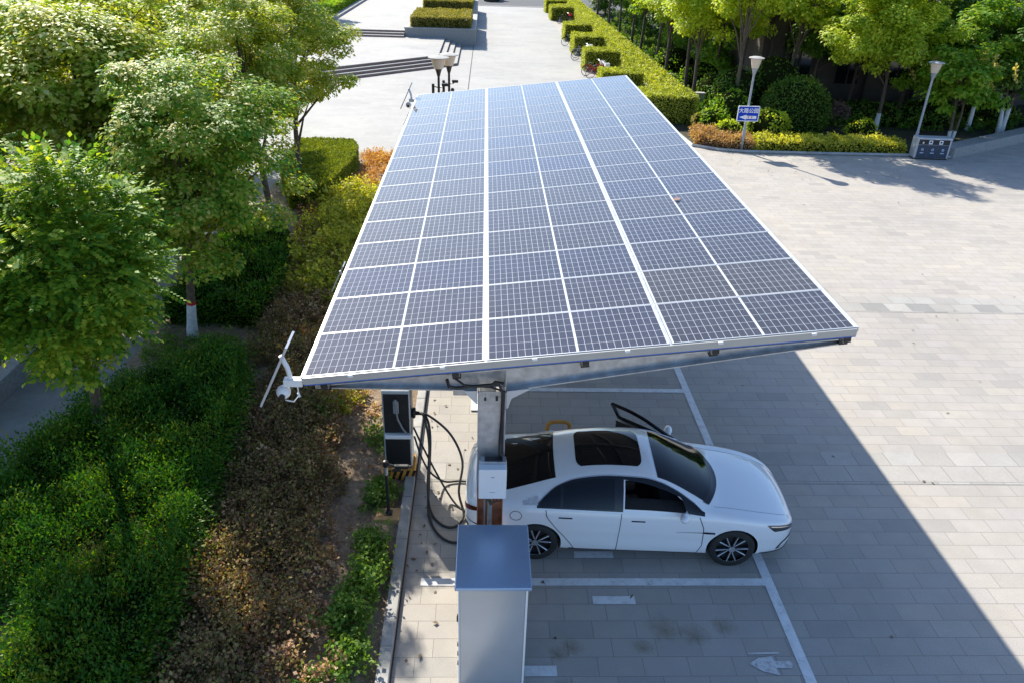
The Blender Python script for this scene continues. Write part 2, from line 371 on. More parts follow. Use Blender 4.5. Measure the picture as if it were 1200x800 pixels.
# ================================================================== FOLIAGE
G_HEDGE = leafmat('clipped_hedge_leaf', [(0.045, 0.058, 0.008), (0.1, 0.118, 0.013), (0.155, 0.162, 0.022), (0.21, 0.195, 0.045)], 0.3, 1.2, gain=2.4)
G_BOX = leafmat('juniper_leaf', [(0.006, 0.028, 0.003), (0.014, 0.056, 0.004), (0.034, 0.085, 0.005), (0.11, 0.13, 0.01)], 0.3, 0.9, gain=1.7)
G_GRN = leafmat('green_leaf', [(0.022, 0.06, 0.005), (0.048, 0.1, 0.007), (0.085, 0.125, 0.01), (0.13, 0.145, 0.016)], 0.45, 0.7, gain=2.4)
G_DEEP = leafmat('deep_green_leaf', [(0.012, 0.04, 0.006), (0.026, 0.065, 0.008), (0.05, 0.088, 0.01), (0.1, 0.115, 0.015)], 0.35, 0.7, gain=2.0)
G_TAN = leafmat('tan_green_leaf', [(0.03, 0.07, 0.006), (0.075, 0.115, 0.009), (0.125, 0.145, 0.015), (0.175, 0.165, 0.035), (0.26, 0.21, 0.11)], 0.4, 0.8, gain=2.4)
G_MID = leafmat('mid_green_leaf', [(0.014, 0.052, 0.006), (0.036, 0.09, 0.008), (0.08, 0.118, 0.011), (0.13, 0.13, 0.02), (0.2, 0.165, 0.06)], 0.38, 0.8, gain=2.5)
G_LOC = leafmat('locust_leaf', [(0.014, 0.045, 0.006), (0.036, 0.078, 0.007), (0.08, 0.108, 0.01), (0.15, 0.15, 0.018)], 0.4, 0.8, gain=2.8)
G_YEL = leafmat('yellow_green_leaf', [(0.05, 0.085, 0.006), (0.1, 0.135, 0.009), (0.15, 0.17, 0.012), (0.2, 0.19, 0.025)], 0.45, 0.8, gain=2.5)
G_GOLD = leafmat('golden_leaf', [(0.05, 0.07, 0.008), (0.11, 0.115, 0.014), (0.18, 0.165, 0.022), (0.25, 0.21, 0.045)], 0.4, 1.4, gain=2.6)
G_DRY = leafmat('dry_leaf', [(0.03, 0.02, 0.012), (0.065, 0.036, 0.02), (0.1, 0.055, 0.03), (0.06, 0.058, 0.016), (0.1, 0.085, 0.03), (0.17, 0.1, 0.055)], 0.25, 1.6, 0.7, gain=2.6)
G_PINK = leafmat('pale_dry_leaf', [(0.1, 0.05, 0.025), (0.18, 0.1, 0.06), (0.26, 0.165, 0.1), (0.3, 0.22, 0.14)], 0.25, 1.6, 0.7, gain=1.9)
G_ORA = leafmat('orange_leaf', [(0.16, 0.06, 0.02), (0.3, 0.12, 0.035), (0.36, 0.17, 0.07), (0.18, 0.13, 0.03)], 0.3, 1.6, 0.6, gain=1.8)
G_FEA = leafmat('feather_leaf', [(0.2, 0.17, 0.05), (0.3, 0.25, 0.09), (0.36, 0.29, 0.13)], 0.35, 1.5)
M_core = simple('dark_plant_core', (0.016, 0.02, 0.006), 1.0, 0, 0.3, 4, spec=0.0)  # near-black colour of the solid fill behind the leaf skins
M_twig = simple('dry_twig', (0.13, 0.1, 0.075), 0.9, 0, 0.4, 20)

def orient(rg, n, outward, up=0.5, jit=0.7):
    nr = outward + np.array([0, 0, up]) + rnd_unit(rg, n) * jit; nr /= np.linalg.norm(nr, axis=1, keepdims=True)
    d = rnd_unit(rg, n); d -= nr * (d * nr).sum(1, keepdims=True); return d, nr
def hedge(name, label, poly, z0, z1, mat, dens, a, b, seed=1, rough=0.06, cat='hedge', group=None, lean=0.7, inset=0.1):
    """clipped hedge over a ground polygon: dark solid core with a skin of leaves"""
    rg = np.random.default_rng(seed); P = np.array(poly, float); n = len(P)
    area2 = sum(P[i][0] * P[(i + 1) % n][1] - P[(i + 1) % n][0] * P[i][1] for i in range(n))
    if area2 < 0: P = P[::-1]
    t = thing(name, label, cat, (float(P[:, 0].mean()), float(P[:, 1].mean()), 0), 0, group)
    c = P.mean(0); off = np.array([c[0], c[1], 0])
    pin = []
    for p in P:
        d = c - p; pin.append(tuple((p + d / np.linalg.norm(d) * inset * 1.4) - c))
    MB().prism(pin, z0, z1 - inset).build('dark_core', M_core, t)
    x0, y0 = P.min(0); x1, y1 = P.max(0)
    nt_ = int((x1 - x0) * (y1 - y0) * dens); q = np.stack([rg.uniform(x0, x1, nt_), rg.uniform(y0, y1, nt_)], 1)
    ins = np.ones(nt_, bool)
    inside = np.zeros(nt_, bool); j = n - 1
    for i in range(n):
        xi, yi = P[i]; xj, yj = P[j]
        cnd = ((yi > q[:, 1]) != (yj > q[:, 1])) & (q[:, 0] < (xj - xi) * (q[:, 1] - yi) / (yj - yi + 1e-12) + xi); inside ^= cnd; j = i
    q = q[inside]; k = len(q)
    un = (np.sin(q[:, 0] * 2.7 + seed) * np.sin(q[:, 1] * 2.1) + np.sin(q[:, 0] * 6.1) * np.sin(q[:, 1] * 5.3 + seed)) * rough * 0.5
    pts = [np.column_stack([q, z1 - inset * 0.75 + un + rg.normal(0, rough * 0.45, k)])]; outs = [np.tile([0, 0, 1.0], (k, 1))]
    for i in range(n):
        p0, p1 = P[i], P[(i + 1) % n]; L = np.linalg.norm(p1 - p0); k = int(L * (z1 - z0) * dens)
        if k < 1: continue
        s = rg.uniform(0, 1, k); nrm = np.array([p1[1] - p0[1], -(p1[0] - p0[0])]) / L
        xy = p0 + (p1 - p0) * s[:, None] + nrm * (rg.normal(-inset * 0.6, rough * 0.5, k))[:, None]
        pts.append(np.column_stack([xy, rg.uniform(z0, z1 - inset * 0.7, k)])); outs.append(np.tile([nrm[0], nrm[1], 0.25], (k, 1)))
    Pt = np.concatenate(pts) - off; O = np.concatenate(outs); n_ = len(Pt)
    d, nr = orient(rg, n_, O, 0.35, 0.9); d = d + O * lean
    leafobj('foliage', [leaves(Pt, d, nr, rg.uniform(0.7, 1.35, n_) * a, rg.uniform(0.7, 1.3, n_) * b)], mat, t)
    return t
def rect(x0, x1, y0, y1): return [(x0, y0), (x1, y0), (x1, y1), (x0, y1)]

def shrub(name, label, c, R, n, mat, a, b, seed=1, cat='shrub', group=None, tight=0.05, lumps=0, core=True, zmin=0.02):
    rg = np.random.default_rng(seed); t = thing(name, label, cat, (c[0], c[1], 0), 0, group); cz = c[2]
    R = np.array(R, float)
    if lumps:
        u = rnd_unit(rg, lumps); u[:, 2] = np.abs(u[:, 2]) * 0.9 - 0.15; cs = u * R * 0.72; idx = rg.integers(0, lumps, n); v = rnd_unit(rg, n)
        p = cs[idx] + v * R * 0.42 * rg.uniform(0.6, 1.05, n)[:, None]; o = v
    else:
        v = rnd_unit(rg, n); p = v * R * (1 + rg.normal(0, tight, n) - tight)[:, None]; o = v
    p[:, 2] += cz; k = p[:, 2] > zmin; p, o = p[k], o[k]; n = len(p)
    d, nr = orient(rg, n, o, 0.4, 0.8)
    leafobj('foliage', [leaves(p, d + o * 0.5, nr, rg.uniform(0.7, 1.3, n) * a, rg.uniform(0.7, 1.3, n) * b)], mat, t)
    if core:
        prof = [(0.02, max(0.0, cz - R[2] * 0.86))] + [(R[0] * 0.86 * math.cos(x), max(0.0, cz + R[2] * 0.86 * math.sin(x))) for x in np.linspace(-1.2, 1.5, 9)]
        MB().lathe(prof, k=16).build('dark_core', M_core, t, smooth=True)
    return t

def tree(label, x, y, h, cz, R, mat, seed, nclump=70, nleaf=170, a=0.13, b=0.045, clump=0.42, r0=0.11, lean=(0, 0), wash=0.9, group=None,
         name='broadleaf_tree', spray=False, off=(0, 0), redband=False, droop=0.0, stems=1, flat=0.7, fill=0.5):
    rg = np.random.default_rng(seed); t = thing(name, label, 'tree', (x, y, 0), 0, group)
    R = np.array(R, float); C = np.array([off[0], off[1], cz])
    u = rnd_unit(rg, nclump); rr = (fill + (1 - fill) * rg.uniform(0, 1, nclump) ** 0.6)[:, None]
    ph = rg.uniform(0, 6.28, 4)
    wob = 1 + 0.16 * np.sin(3 * np.arctan2(u[:, 1], u[:, 0]) + ph[0]) + 0.13 * np.sin(4 * u[:, 2] * 2 + ph[1] + 2 * np.arctan2(u[:, 1], u[:, 0]))
    cs = C + u * R * rr * wob[:, None]
    sets = []
    csz = rg.uniform(0.65, 1.35, nclump) * clump
    if not spray:
        n = nclump * nleaf; idx = np.repeat(np.arange(nclump), nleaf); v = rnd_unit(rg, n)
        p = cs[idx] + v * (rg.uniform(0.15, 1, n) ** 0.55)[:, None] * csz[idx][:, None] * np.array([1.15, 1.15, flat])
        p[:, 2] -= droop * rg.uniform(0, 1, n) ** 2
        o = v * 0.5 + u[idx] * 0.5; d, nr = orient(rg, n, o, 1.25, 0.6)
        d = d + o * 0.3 + np.array([0, 0, -0.25]); s = rg.uniform(0.6, 1.3, n)
        sets.append(leaves(p, d, nr, s * a, s * b))
    else:
        ns = max(1, nleaf // 13); n = nclump * ns; idx = np.repeat(np.arange(nclump), ns); v = rnd_unit(rg, n)
        p = cs[idx] + v * (rg.uniform(0.1, 1, n) ** 0.6)[:, None] * csz[idx][:, None] * np.array([1.1, 1.1, flat])
        ax = v * 0.9 + u[idx] * 0.6 + np.array([0, 0, -0.25]) + rnd_unit(rg, n) * 0.3; ax /= np.linalg.norm(ax, axis=1, keepdims=True)
        nr = np.array([0, 0, 1.0]) + rnd_unit(rg, n) * 0.45; sd_ = np.cross(ax, nr); sd_ /= np.linalg.norm(sd_, axis=1, keepdims=True)
        L = rg.uniform(0.2, 0.36, n)
        for j in range(6):
            q = (j + 0.6) / 6.5; base = p + ax * (L * q)[:, None]; base[:, 2] -= 0.12 * q * q * L
            for sg in (-1, 1):
                dd = sd_ * sg + ax * 0.45 + np.array([0, 0, -0.18])
                sets.append(leaves(base, dd, nr + rnd_unit(rg, n) * 0.25, np.full(n, a * (1 - 0.35 * abs(q - 0.45))), np.full(n, b)))
        sets.append(leaves(p + ax * L[:, None], ax, nr, np.full(n, a), np.full(n, b)))
    leafobj('crown', sets, mat, t)
    # trunk and limbs
    mb = MB(); zf = cz - R[2] * 0.55
    for sidx in range(stems):
        sx, sy = ((0, 0) if stems == 1 else (0.22 * math.cos(sidx * 2.1 + seed), 0.22 * math.sin(sidx * 2.1 + seed)))
        pts = []; nb = 9
        for i in range(nb):
            s = i / (nb - 1); z = s * (cz + R[2] * 0.35)
            fx = (sx * min(1, 0.3 + 1.6 * s) + off[0] * s ** 1.3 + lean[0] * s + 0.06 * math.sin(4 * s + seed)); fy = (sy * min(1, 0.3 + 1.6 * s) + off[1] * s ** 1.3 + lean[1] * s + 0.06 * math.cos(5 * s + seed))
            pts.append((fx, fy, z))
        rs = [r0 * (1.25 if i == 0 else 1 - 0.8 * i / (nb - 1)) for i in range(nb)]
        mb.tube(pts, rs, 9)
        pick = rg.permutation(nclump)[: max(5, 13 // stems)]
        for k in pick:
            tgt = Vector(cs[k]); s = rg.uniform(0.45, 0.85); i = int(s * (nb - 1)); st = Vector(pts[i])
            if tgt.z < st.z - 0.2: i = max(2, i - 3); st = Vector(pts[i])
            md = st.lerp(tgt, 0.5) + Vector((0, 0, 0.18 * (tgt - st).length * 0.6))
            mb.tube([st, st.lerp(md, 0.55), md, tgt.lerp(md, 0.4), tgt], [rs[i] * 0.62, rs[i] * 0.45, rs[i] * 0.34, rs[i] * 0.22, 0.008], 6)
        if wash:
            wp = [Vector(q) for q in pts]; top = wash; line = []; wr = []
            for i in range(7):
                z = top * i / 6; s = z / (cz + R[2] * 0.35) * (nb - 1); i0 = min(nb - 2, int(s)); fr = s - i0
                line.append(wp[i0].lerp(wp[i0 + 1], fr)); wr.append((rs[i0] * (1 - fr) + rs[i0 + 1] * fr) * 1.04 + 0.004)
            MB().tube(line, wr, 10).build('whitewash', M_wash, t, smooth=True)
            if redband: MB().tube([line[-1], line[-1].lerp(wp[min(nb - 1, 3)], 0.08)], [wr[-1] * 1.03] * 2, 10).build('red_band', M_red, t)
    mb.build('trunk', M_bark, t, smooth=True)
    return t

# big flat juniper hedge on the left
hedge('juniper_hedge', 'broad flat dark green hedge filling the lower left corner', [(-7.4, 7.75), (-5.95, 7.45), (-5.5, 6.7), (-5.4, 3.5), (-4.05, 3.5), (-3.95, 6.0), (-4.02, 7.6), (-4.25, 9.6), (-4.4, 11.8), (-4.85, 13.6), (-5.4, 13.9), (-6.7, 12.6), (-7.3, 11.0), (-7.45, 9.8)], 0.05, 0.95, G_BOX, 3200, 0.06, 0.014, 3, 0.3, lean=0.9, inset=0.16)
hedge('juniper_hedge', 'narrow dark green hedge around the white painted trunk behind the broad hedge', [(-7.3, 16.0), (-5.2, 15.9), (-4.95, 17.5), (-5.6, 21), (-7.3, 21)], 0.05, 0.8, G_BOX, 900, 0.08, 0.02, 4, 0.14, lean=0.9)
hedge('clipped_hedge', 'bright green clipped wedge hedge at the end of the left bed', [(-5.15, 30.45), (-4.85, 29.6), (-4.72, 28.2), (-4.95, 25.6), (-5.2, 24.4), (-6.3, 24.2), (-7.2, 27), (-7.2, 30.45)], 0.05, 0.95, leafmat('bright_box_leaf', [(0.06, 0.085, 0.008), (0.1, 0.125, 0.012), (0.15, 0.16, 0.018)], 0.3, 1.0), 1500, 0.07, 0.022, 6, 0.04)

# hedge row along the drive
for i, (y0, y1, lab) in enumerate([(45.2, 47.0, 'clipped hedge block nearest the solar roof, partly hidden by its corner'), (53.6, 55.4, 'clipped hedge block behind the two reddish bicycles'), (61.1, 63.6, 'clipped hedge block third along the drive, a bicycle wheel in front'),
                                  (69.0, 71.0, 'clipped hedge block fourth along the drive, bare paving before it'), (84.5, 87.4, 'clipped hedge block behind the bicycle with the red basket'), (92.5, 95.0, 'farthest clipped hedge block by the road')]):
    hedge('hedge_block', lab, rect(6.6, 8.95, y0, y1), 0.03, 1.35, G_HEDGE, 620 if y0 < 60 else 420, 0.1, 0.03, 20 + i, 0.09, group='hedge blocks along the drive')
hedge('clipped_hedge', 'long clipped hedge running along the right side of the drive', rect(8.97, 10.35, 40.6, 97), 0.03, 1.35, G_HEDGE, 420, 0.11, 0.035, 31, 0.1)
hedge('hedge_block', 'wide clipped hedge block ending the long hedge beside the canopy edge', rect(7.8, 10.4, 38.25, 40.6), 0.03, 1.42, G_HEDGE, 700, 0.09, 0.028, 32, 0.09, group='hedge blocks along the drive')

# planters on the terrace
for i, (x0, x1, y0, y1, zt, lab) in enumerate([(-6.3, -0.82, 64.1, 75.5, 1.2, 'nearer grey stone planter with low hedge at top of steps'), (-6.3, -0.9, 77.5, 92, 1.3, 'farther grey stone planter with low hedge on the terrace')]):
    p = thing('stone_planter', lab, 'planter', ((x0 + x1) / 2, y0, 0), 0, 'terrace planters'); hx = (x1 - x0) / 2; L = y1 - y0
    MB().box(-hx, hx, 0, 0.3, 0, zt).box(-hx, hx, L - 0.3, L, 0, zt).box(-hx, -hx + 0.3, 0.301, L - 0.301, 0, zt - 0.002).box(hx - 0.3, hx, 0.301, L - 0.301, 0, zt - 0.002).build('walls', M_granite, p)
    MB().box(-hx - 0.04, hx + 0.04, -0.04, 0.34, zt + 0.001, zt + 0.08).box(hx - 0.34, hx + 0.04, 0.341, L, zt + 0.001, zt + 0.078).box(-hx - 0.04, -hx + 0.34, 0.341, L, zt + 0.001, zt + 0.078).build('coping', M_conc, p)
    MB().box(-hx + 0.3, hx - 0.3, 0.3, L - 0.3, 0, zt - 0.1).build('soil', M_earth, p)
    hedge('planter_hedge', ('yellow green hedge in the nearer stone planter', 'yellow green hedge in the farther stone planter')[i], rect(x0 + 0.45, x1 - 0.4, y0 + 0.35, y0 + 7.2 + i * 4), zt - 0.1, zt + 0.85, leafmat('straw_hedge_leaf', [(0.07, 0.075, 0.012), (0.15, 0.135, 0.03), (0.23, 0.185, 0.06)], 0.3, 1.0), 420, 0.11, 0.035, 40 + i, 0.07, group='hedges in the terrace planters')
hedge('clipped_hedge', 'low green hedge along the lawn edge beyond the terrace steps', rect(-15.2, -13.3, 66, 95), 1.0, 1.9, G_GRN, 260, 0.13, 0.045, 44, 0.1)
hedge('privet_strip', 'low olive and yellow hedge strip along the kerb behind the signpost', [(11.9, 33.35), (18.6, 33.35), (18.4, 34.6), (15.0, 34.7), (12.0, 34.7)], 0.05, 0.5, G_GOLD, 800, 0.1, 0.03, 45, 0.16, lean=0.9)
hedge('barberry_strip', 'low reddish brown shrub strip left of the signpost', [(9.5, 34.2), (10.5, 33.6), (11.8, 33.4), (11.9, 34.9), (9.7, 36.2)], 0.05, 0.5, leafmat('reddish_leaf', [(0.1, 0.06, 0.025), (0.2, 0.115, 0.06), (0.3, 0.18, 0.1), (0.18, 0.16, 0.04)], 0.3, 1.0), 900, 0.09, 0.028, 46, 0.16, lean=0.9)

# ---- loose low planting of the left bed
def cover(name, label, zones, mat, a, b, seed, twigs=0, hmax=0.55):
    """zones: (x, y, rx, ry, n, h): leafy sprigs spread over ground ellipses"""
    rg = np.random.default_rng(seed); sets = []
    tp = MB()
    for x, y, rx, ry, n, h in zones:
        ns = max(1, n // 26)
        q = rnd_unit(rg, ns)[:, :2] * np.sqrt(rg.uniform(0, 1, ns))[:, None] ** 0.8
        bx = x + q[:, 0] * rx; by = y + q[:, 1] * ry
        hh = h * rg.uniform(0.45, 1.15, ns) * (1 - 0.45 * (q ** 2).sum(1))
        tx = rg.normal(0, 0.32, ns) * hh; ty = rg.normal(0, 0.32, ns) * hh
        idx = np.repeat(np.arange(ns), 26); s = rg.uniform(0.25, 1.05, len(idx)); m_ = len(idx)
        p = np.column_stack([bx[idx] + tx[idx] * s, by[idx] + ty[idx] * s, 0.05 + hh[idx] * s]) + rg.normal(0, 1, (m_, 3)) * np.array([0.05, 0.05, 0.03])
        d = rnd_unit(rg, m_) + np.array([0, 0, 0.35]); nr = rnd_unit(rg, m_) * 0.8 + np.array([0, 0, 0.9])
        k = rg.uniform(0.55, 1.4, m_); sets.append(leaves(p, d, nr, k * a, k * b))
        for i in range(int(ns * twigs)):
            tp.tube([(bx[i], by[i], 0.02), (bx[i] + tx[i] * 0.6, by[i] + ty[i] * 0.6, 0.05 + hh[i] * 0.6), (bx[i] + tx[i] * 1.1, by[i] + ty[i] * 1.1, 0.05 + hh[i] * 1.08)], [0.006, 0.004, 0.002], 3, cap=False)
    o = tag(leafobj(name, sets, mat), label, 'shrubs', None, 'stuff')
    if tp.v: tp.build('dry_twigs', M_twig, o)
    return o
dz = []
r2 = random.Random(8)
yy = 4.0
while yy < 15.5:
    for xx in (-3.8, -3.35, -2.9):
        w_ = xx + r2.uniform(-0.2, 0.2); dz.append((w_ - 0.02 * (yy - 8), yy + r2.uniform(-0.3, 0.3), 0.6, 0.65, 2300, r2.uniform(0.4, 0.8)))
    yy += 0.85
yy = 14.5
while yy < 22:
    for xx in (-4.6, -4.0, -3.3): dz.append((xx + r2.uniform(-0.2, 0.2) - 0.06 * (yy - 15), yy, 0.65, 0.65, 1900, r2.uniform(0.4, 0.7)))
    yy += 0.9
cover('dry_shrubs', 'dry brown maroon low shrubs filling the bed left of the charger', dz, G_DRY, 0.05, 0.017, 51, twigs=0.6)
cover('pale_shrubs', 'pale pinkish dried shrub tips in the left bed', [(-4.4, 16.4, 0.7, 1.0, 2600, 0.55), (-3.6, 16.6, 0.7, 1.0, 2200, 0.6), (-3.9, 18.3, 0.5, 0.8, 900, 0.65), (-3.7, 14.4, 0.6, 0.8, 1800, 0.6), (-4.6, 18.5, 0.6, 1.0, 1500, 0.5), (-4.9, 22.6, 0.8, 0.8, 1600, 0.5), (-2.6, 13.2, 0.4, 0.7, 500, 0.3), (-2.7, 7.1, 0.5, 0.6, 900, 0.45), (-2.3, 6.7, 0.5, 0.7, 700, 0.4), (-2.55, 9.3, 0.3, 0.8, 500, 0.35), (-2.1, 12.2, 0.4, 0.8, 400, 0.22), (-3.9, 12.2, 0.5, 0.7, 700, 0.65), (-3.2, 10.6, 0.5, 0.6, 500, 0.65), (-3.6, 9.0, 0.4, 0.6, 400, 0.6), (-2.7, 11.4, 0.35, 0.7, 450, 0.4), (-2.3, 8.2, 0.3, 0.7, 450, 0.3)], G_PINK, 0.055, 0.02, 52, twigs=0.3)
cover('orange_shrubs', 'orange leaved barberry patches in the left bed and beyond the wedge hedge', [(-3.75, 7.75, 0.16, 0.35, 200, 0.65), (-2.95, 7.2, 0.2, 0.3, 260, 0.75), (-3.9, 14.9, 0.4, 0.5, 700, 0.6), (-3.9, 29.8, 0.9, 1.5, 3600, 0.4), (-4.3, 27.2, 0.6, 1.3, 2600, 0.4), (-3.2, 30.6, 0.8, 0.9, 2600, 0.4), (-4.3, 30.7, 0.7, 0.6, 1600, 0.4)], G_ORA, 0.06, 0.022, 53)
cover('maroon_shrubs', 'dark purplish barberry row in front of the wedge hedge', [(-4.4, 25.2, 0.7, 1.0, 2200, 0.4), (-5.3, 23.6, 0.8, 0.7, 2000, 0.45), (-4.9, 24.4, 0.6, 0.7, 1400, 0.4)], leafmat('maroon_leaf', [(0.05, 0.02, 0.016), (0.1, 0.045, 0.03), (0.17, 0.09, 0.06)], 0.25, 1.2), 0.06, 0.022, 54)
gz = [(-3.2 - 0.6 * (i % 3) - 0.05 * (yv - 15), yv, 0.7, 0.75, 2600, 0.65 + 0.2 * (i % 2)) for i, yv in enumerate(np.arange(17.2, 25.5, 0.42))]
cover('golden_shrubs', 'yellow green golden privet filling the bed beside the solar roof', gz + [(-2.7, 12.9, 0.35, 0.5, 700, 0.45)], G_GOLD, 0.085, 0.03, 55)
cover('green_weeds', 'fresh green weeds along the kerb below the camera post', [(-1.68, 8.75, 0.28, 0.4, 1500, 0.4), (-1.62, 8.1, 0.26, 0.5, 1500, 0.42), (-1.75, 7.45, 0.3, 0.5, 1700, 0.45), (-1.65, 6.8, 0.25, 0.4, 1200, 0.35), (-1.6, 10.1, 0.25, 0.35, 900, 0.25), (-1.75, 9.9, 0.2, 0.4, 600, 0.25), (-1.85, 11.6, 0.25, 0.5, 700, 0.35), (-2.3, 6.2, 0.2, 0.2, 200, 0.3), (-2.1, 6.5, 0.25, 0.25, 240, 0.25), (-3.1, 8.6, 0.2, 0.2, 120, 0.5), (-3.5, 6.4, 0.3, 0.3, 260, 0.4), (-2.95, 12.4, 0.3, 0.4, 400, 0.5), (-5.9, 14.9, 0.7, 0.6, 1500, 0.35), (-6.9, 14.7, 0.5, 0.8, 1200, 0.35), (-5.0, 14.6, 0.5, 0.5, 800, 0.4), (-7.2, 12.6, 0.4, 0.6, 900, 0.3)], leafmat('weed_leaf', [(0.03, 0.075, 0.012), (0.07, 0.125, 0.018), (0.12, 0.17, 0.035)], 0.35, 1.5), 0.06, 0.02, 56)
cover('leaf_litter', 'dry leaf litter scattered over the bare soil strip', [(-2.2 + 0.1 * (i % 3), yv, 0.8, 0.8, 340, 0.02) for i, yv in enumerate(np.arange(5, 15, 0.6))], G_PINK, 0.045, 0.018, 57)

rgl = np.random.default_rng(91); nl = 420
pl_ = np.column_stack([rgl.uniform(-1.0, 24, nl), rgl.uniform(5, 36, nl), np.full(nl, 0.012)]); pl_[:120, 0] = rgl.uniform(9, 24, 120); pl_[:120, 1] = 32.6 - np.abs(rgl.normal(0, 1.6, 120)); pl_[120:230, 0] = -1.05 + np.abs(rgl.normal(0, 0.5, 110)); pl_[120:230, 1] = rgl.uniform(5, 24, 110)
dl = rnd_unit(rgl, nl) * np.array([1, 1, 0.15]); tag(leafobj('scattered_leaves', [leaves(pl_, dl, np.tile([0, 0, 1.0], (nl, 1)) + rnd_unit(rgl, nl) * 0.3, rgl.uniform(0.04, 0.11, nl), rgl.uniform(0.012, 0.03, nl))], simple('old_leaf', (0.17, 0.12, 0.07), 0.8, 0, 0.4, 3)), 'small dry leaves scattered over the paving', 'leaves', None, 'stuff')
# ---- trees, left
TL = 'broadleaf trees left of the solar roof'
tree('leafy tree with whitewashed trunk at the bottom left corner', -6.0, 6.75, 6, 4.5, (1.6, 1.7, 1.5), G_LOC, 61, 60, 300, 0.085, 0.026, group=TL, spray=True, off=(-2.0, 0.5))
tree('bright green locust tree with feathery leaves drooping over the garden path', -6.6, 11.2, 6, 4.25, (1.05, 0.95, 1.3), G_LOC, 62, 95, 420, 0.085, 0.03, clump=0.34, group=TL, spray=True, off=(0.95, -1.5), droop=0.3)
tree('leafy locust tree at the very left edge behind the low wall', -10.6, 13.6, 6, 3.9, (1.5, 1.6, 1.6), G_LOC, 68, 100, 330, 0.1, 0.034, clump=0.45, group=TL, spray=True)
tree('dark green tree whose whitewashed trunk has a red band', -6.5, 15.3, 6.5, 4.2, (1.8, 1.7, 2.1), G_MID, 63, 150, 300, 0.085, 0.031, clump=0.35, group=TL, redband=True, off=(0.85, -0.2), fill=0.3, wash=1.0, lean=(0.0, 0))
tree('green tree low in the gap between the red banded trunk and the largest tan tree', -7.8, 16.6, 6, 3.4, (1.3, 1.3, 1.6), G_MID, 69, 90, 300, 0.09, 0.033, clump=0.38, wash=0.8, group=TL, off=(0.5, 0))
tree('largest tan and green tree in front of the terrace steps', -6.45, 22.6, 7.2, 4.9, (1.9, 1.95, 2.2), G_TAN, 65, 100, 330, 0.1, 0.036, clump=0.38, group=TL, off=(-0.4, 0.1), fill=0.35)
tree('tan tipped tree crowding behind the red banded trunk, its own trunk hidden', -8.2, 19.4, 7, 4.3, (1.9, 1.9, 2.3), G_TAN, 67, 160, 300, 0.1, 0.036, clump=0.42, group=TL, fill=0.35)
tree('tan tipped tree with slim white trunk beside the wedge hedge', -6.35, 26.35, 7.2, 5.2, (1.9, 1.8, 2.4), G_TAN, 66, 100, 300, 0.105, 0.038, clump=0.39, group=TL, off=(0.15, 0), fill=0.35)
OUT = [(-11.7, 15.6, 5.4, 2.2, G_TAN, 'tan tree behind the low wall at the left edge'), (-10.4, 18.3, 5.0, 2.2, G_TAN, 'pale tan tree behind the feathery locust tree'), (-11.0, 22.6, 5.4, 2.3, G_TAN, 'pale tan tree in the second row at the upper left'),
       (-11.6, 27.5, 5.4, 2.3, G_GRN, 'mid green tree in the second row at the upper left'), (-10.8, 32.0, 5.6, 2.4, G_GRN, 'green tree at the top, left of the largest tan tree'), (-14.5, 26.5, 5.4, 2.5, G_TAN, 'tan tree at the top left corner'), (-15.5, 33.5, 5.6, 2.6, G_GRN, 'green tree at the far top left behind the others'),
       (-12.8, 19.5, 5.0, 2.2, G_GRN, 'green tree in the third row at the left edge'), (-8.9, 17.6, 5.2, 1.6, G_TAN, 'pale tan tree crowding in behind the red banded trunk')]
for i, (x, y, cz, R, mt, lab) in enumerate(OUT):
    tree(lab, x, y, 7, cz, (R, R, R * 0.85), mt, 70 + i, 80, 240, 0.125, 0.044, clump=0.48, group=TL)
for i, (x, y, lab) in enumerate([(-16.2, 70, 'thin bare trunk tree on the far lawn, nearer one'), (-15.6, 74, 'slim tree on the far lawn beside the terrace kerb'), (-18, 72, 'leafy tree on the far lawn behind the pinkish tree')]):
    tree(lab, x, y, 7, 5.8, (1.8, 1.8, 1.5), G_GRN, 90 + i, 24, 110, 0.24, 0.09, clump=0.6, wash=0, group='trees on the far lawn')

# ---- trees, right
TR = 'trees in the right hand bed'
tree('bright yellow green tree left of the lamp by the recycling bin', 19.3, 37.9, 7, 5.0, (2.75, 2.4, 2.2), G_YEL, 101, 120, 300, 0.15, 0.058, clump=0.52, group=TR, off=(-0.3, 0))
tree('multi stemmed tree with white painted stems right behind the recycling bin', 21.6, 35.4, 6, 3.1, (1.7, 1.5, 1.3), G_GRN, 102, 50, 150, 0.19, 0.065, clump=0.45, stems=3, wash=0.7, r0=0.08, group=TR)
tree('green tree with a thick leaning white trunk right of the bin', 24.3, 38.6, 6, 4.4, (2.2, 2.0, 1.7), G_GRN, 103, 65, 150, 0.2, 0.07, clump=0.5, lean=(0.3, 0), wash=1.2, group=TR)
tree('green tree with a forked white trunk above the seat wall', 25.6, 37.9, 6, 3.9, (2.0, 1.8, 1.6), G_DEEP, 104, 60, 150, 0.2, 0.07, clump=0.5, stems=2, wash=1.3, group=TR)
tree('green tree with a short white trunk at the right edge', 28.4, 39.8, 6, 4.2, (2.3, 2.0, 1.7), G_GRN, 105, 60, 150, 0.2, 0.07, clump=0.5, lean=(0.5, 0), group=TR)
tree('dark tree rising behind the bright yellow green tree', 22.8, 42.6, 8, 5.6, (2.6, 2.0, 2.3), G_DEEP, 106, 60, 150, 0.22, 0.08, clump=0.6, wash=0, group=TR)
tree('dark tree at the top right corner before the building', 28.0, 43.2, 8, 5.6, (2.6, 1.9, 2.2), G_DEEP, 107, 60, 150, 0.22, 0.08, clump=0.6, wash=0, group=TR)
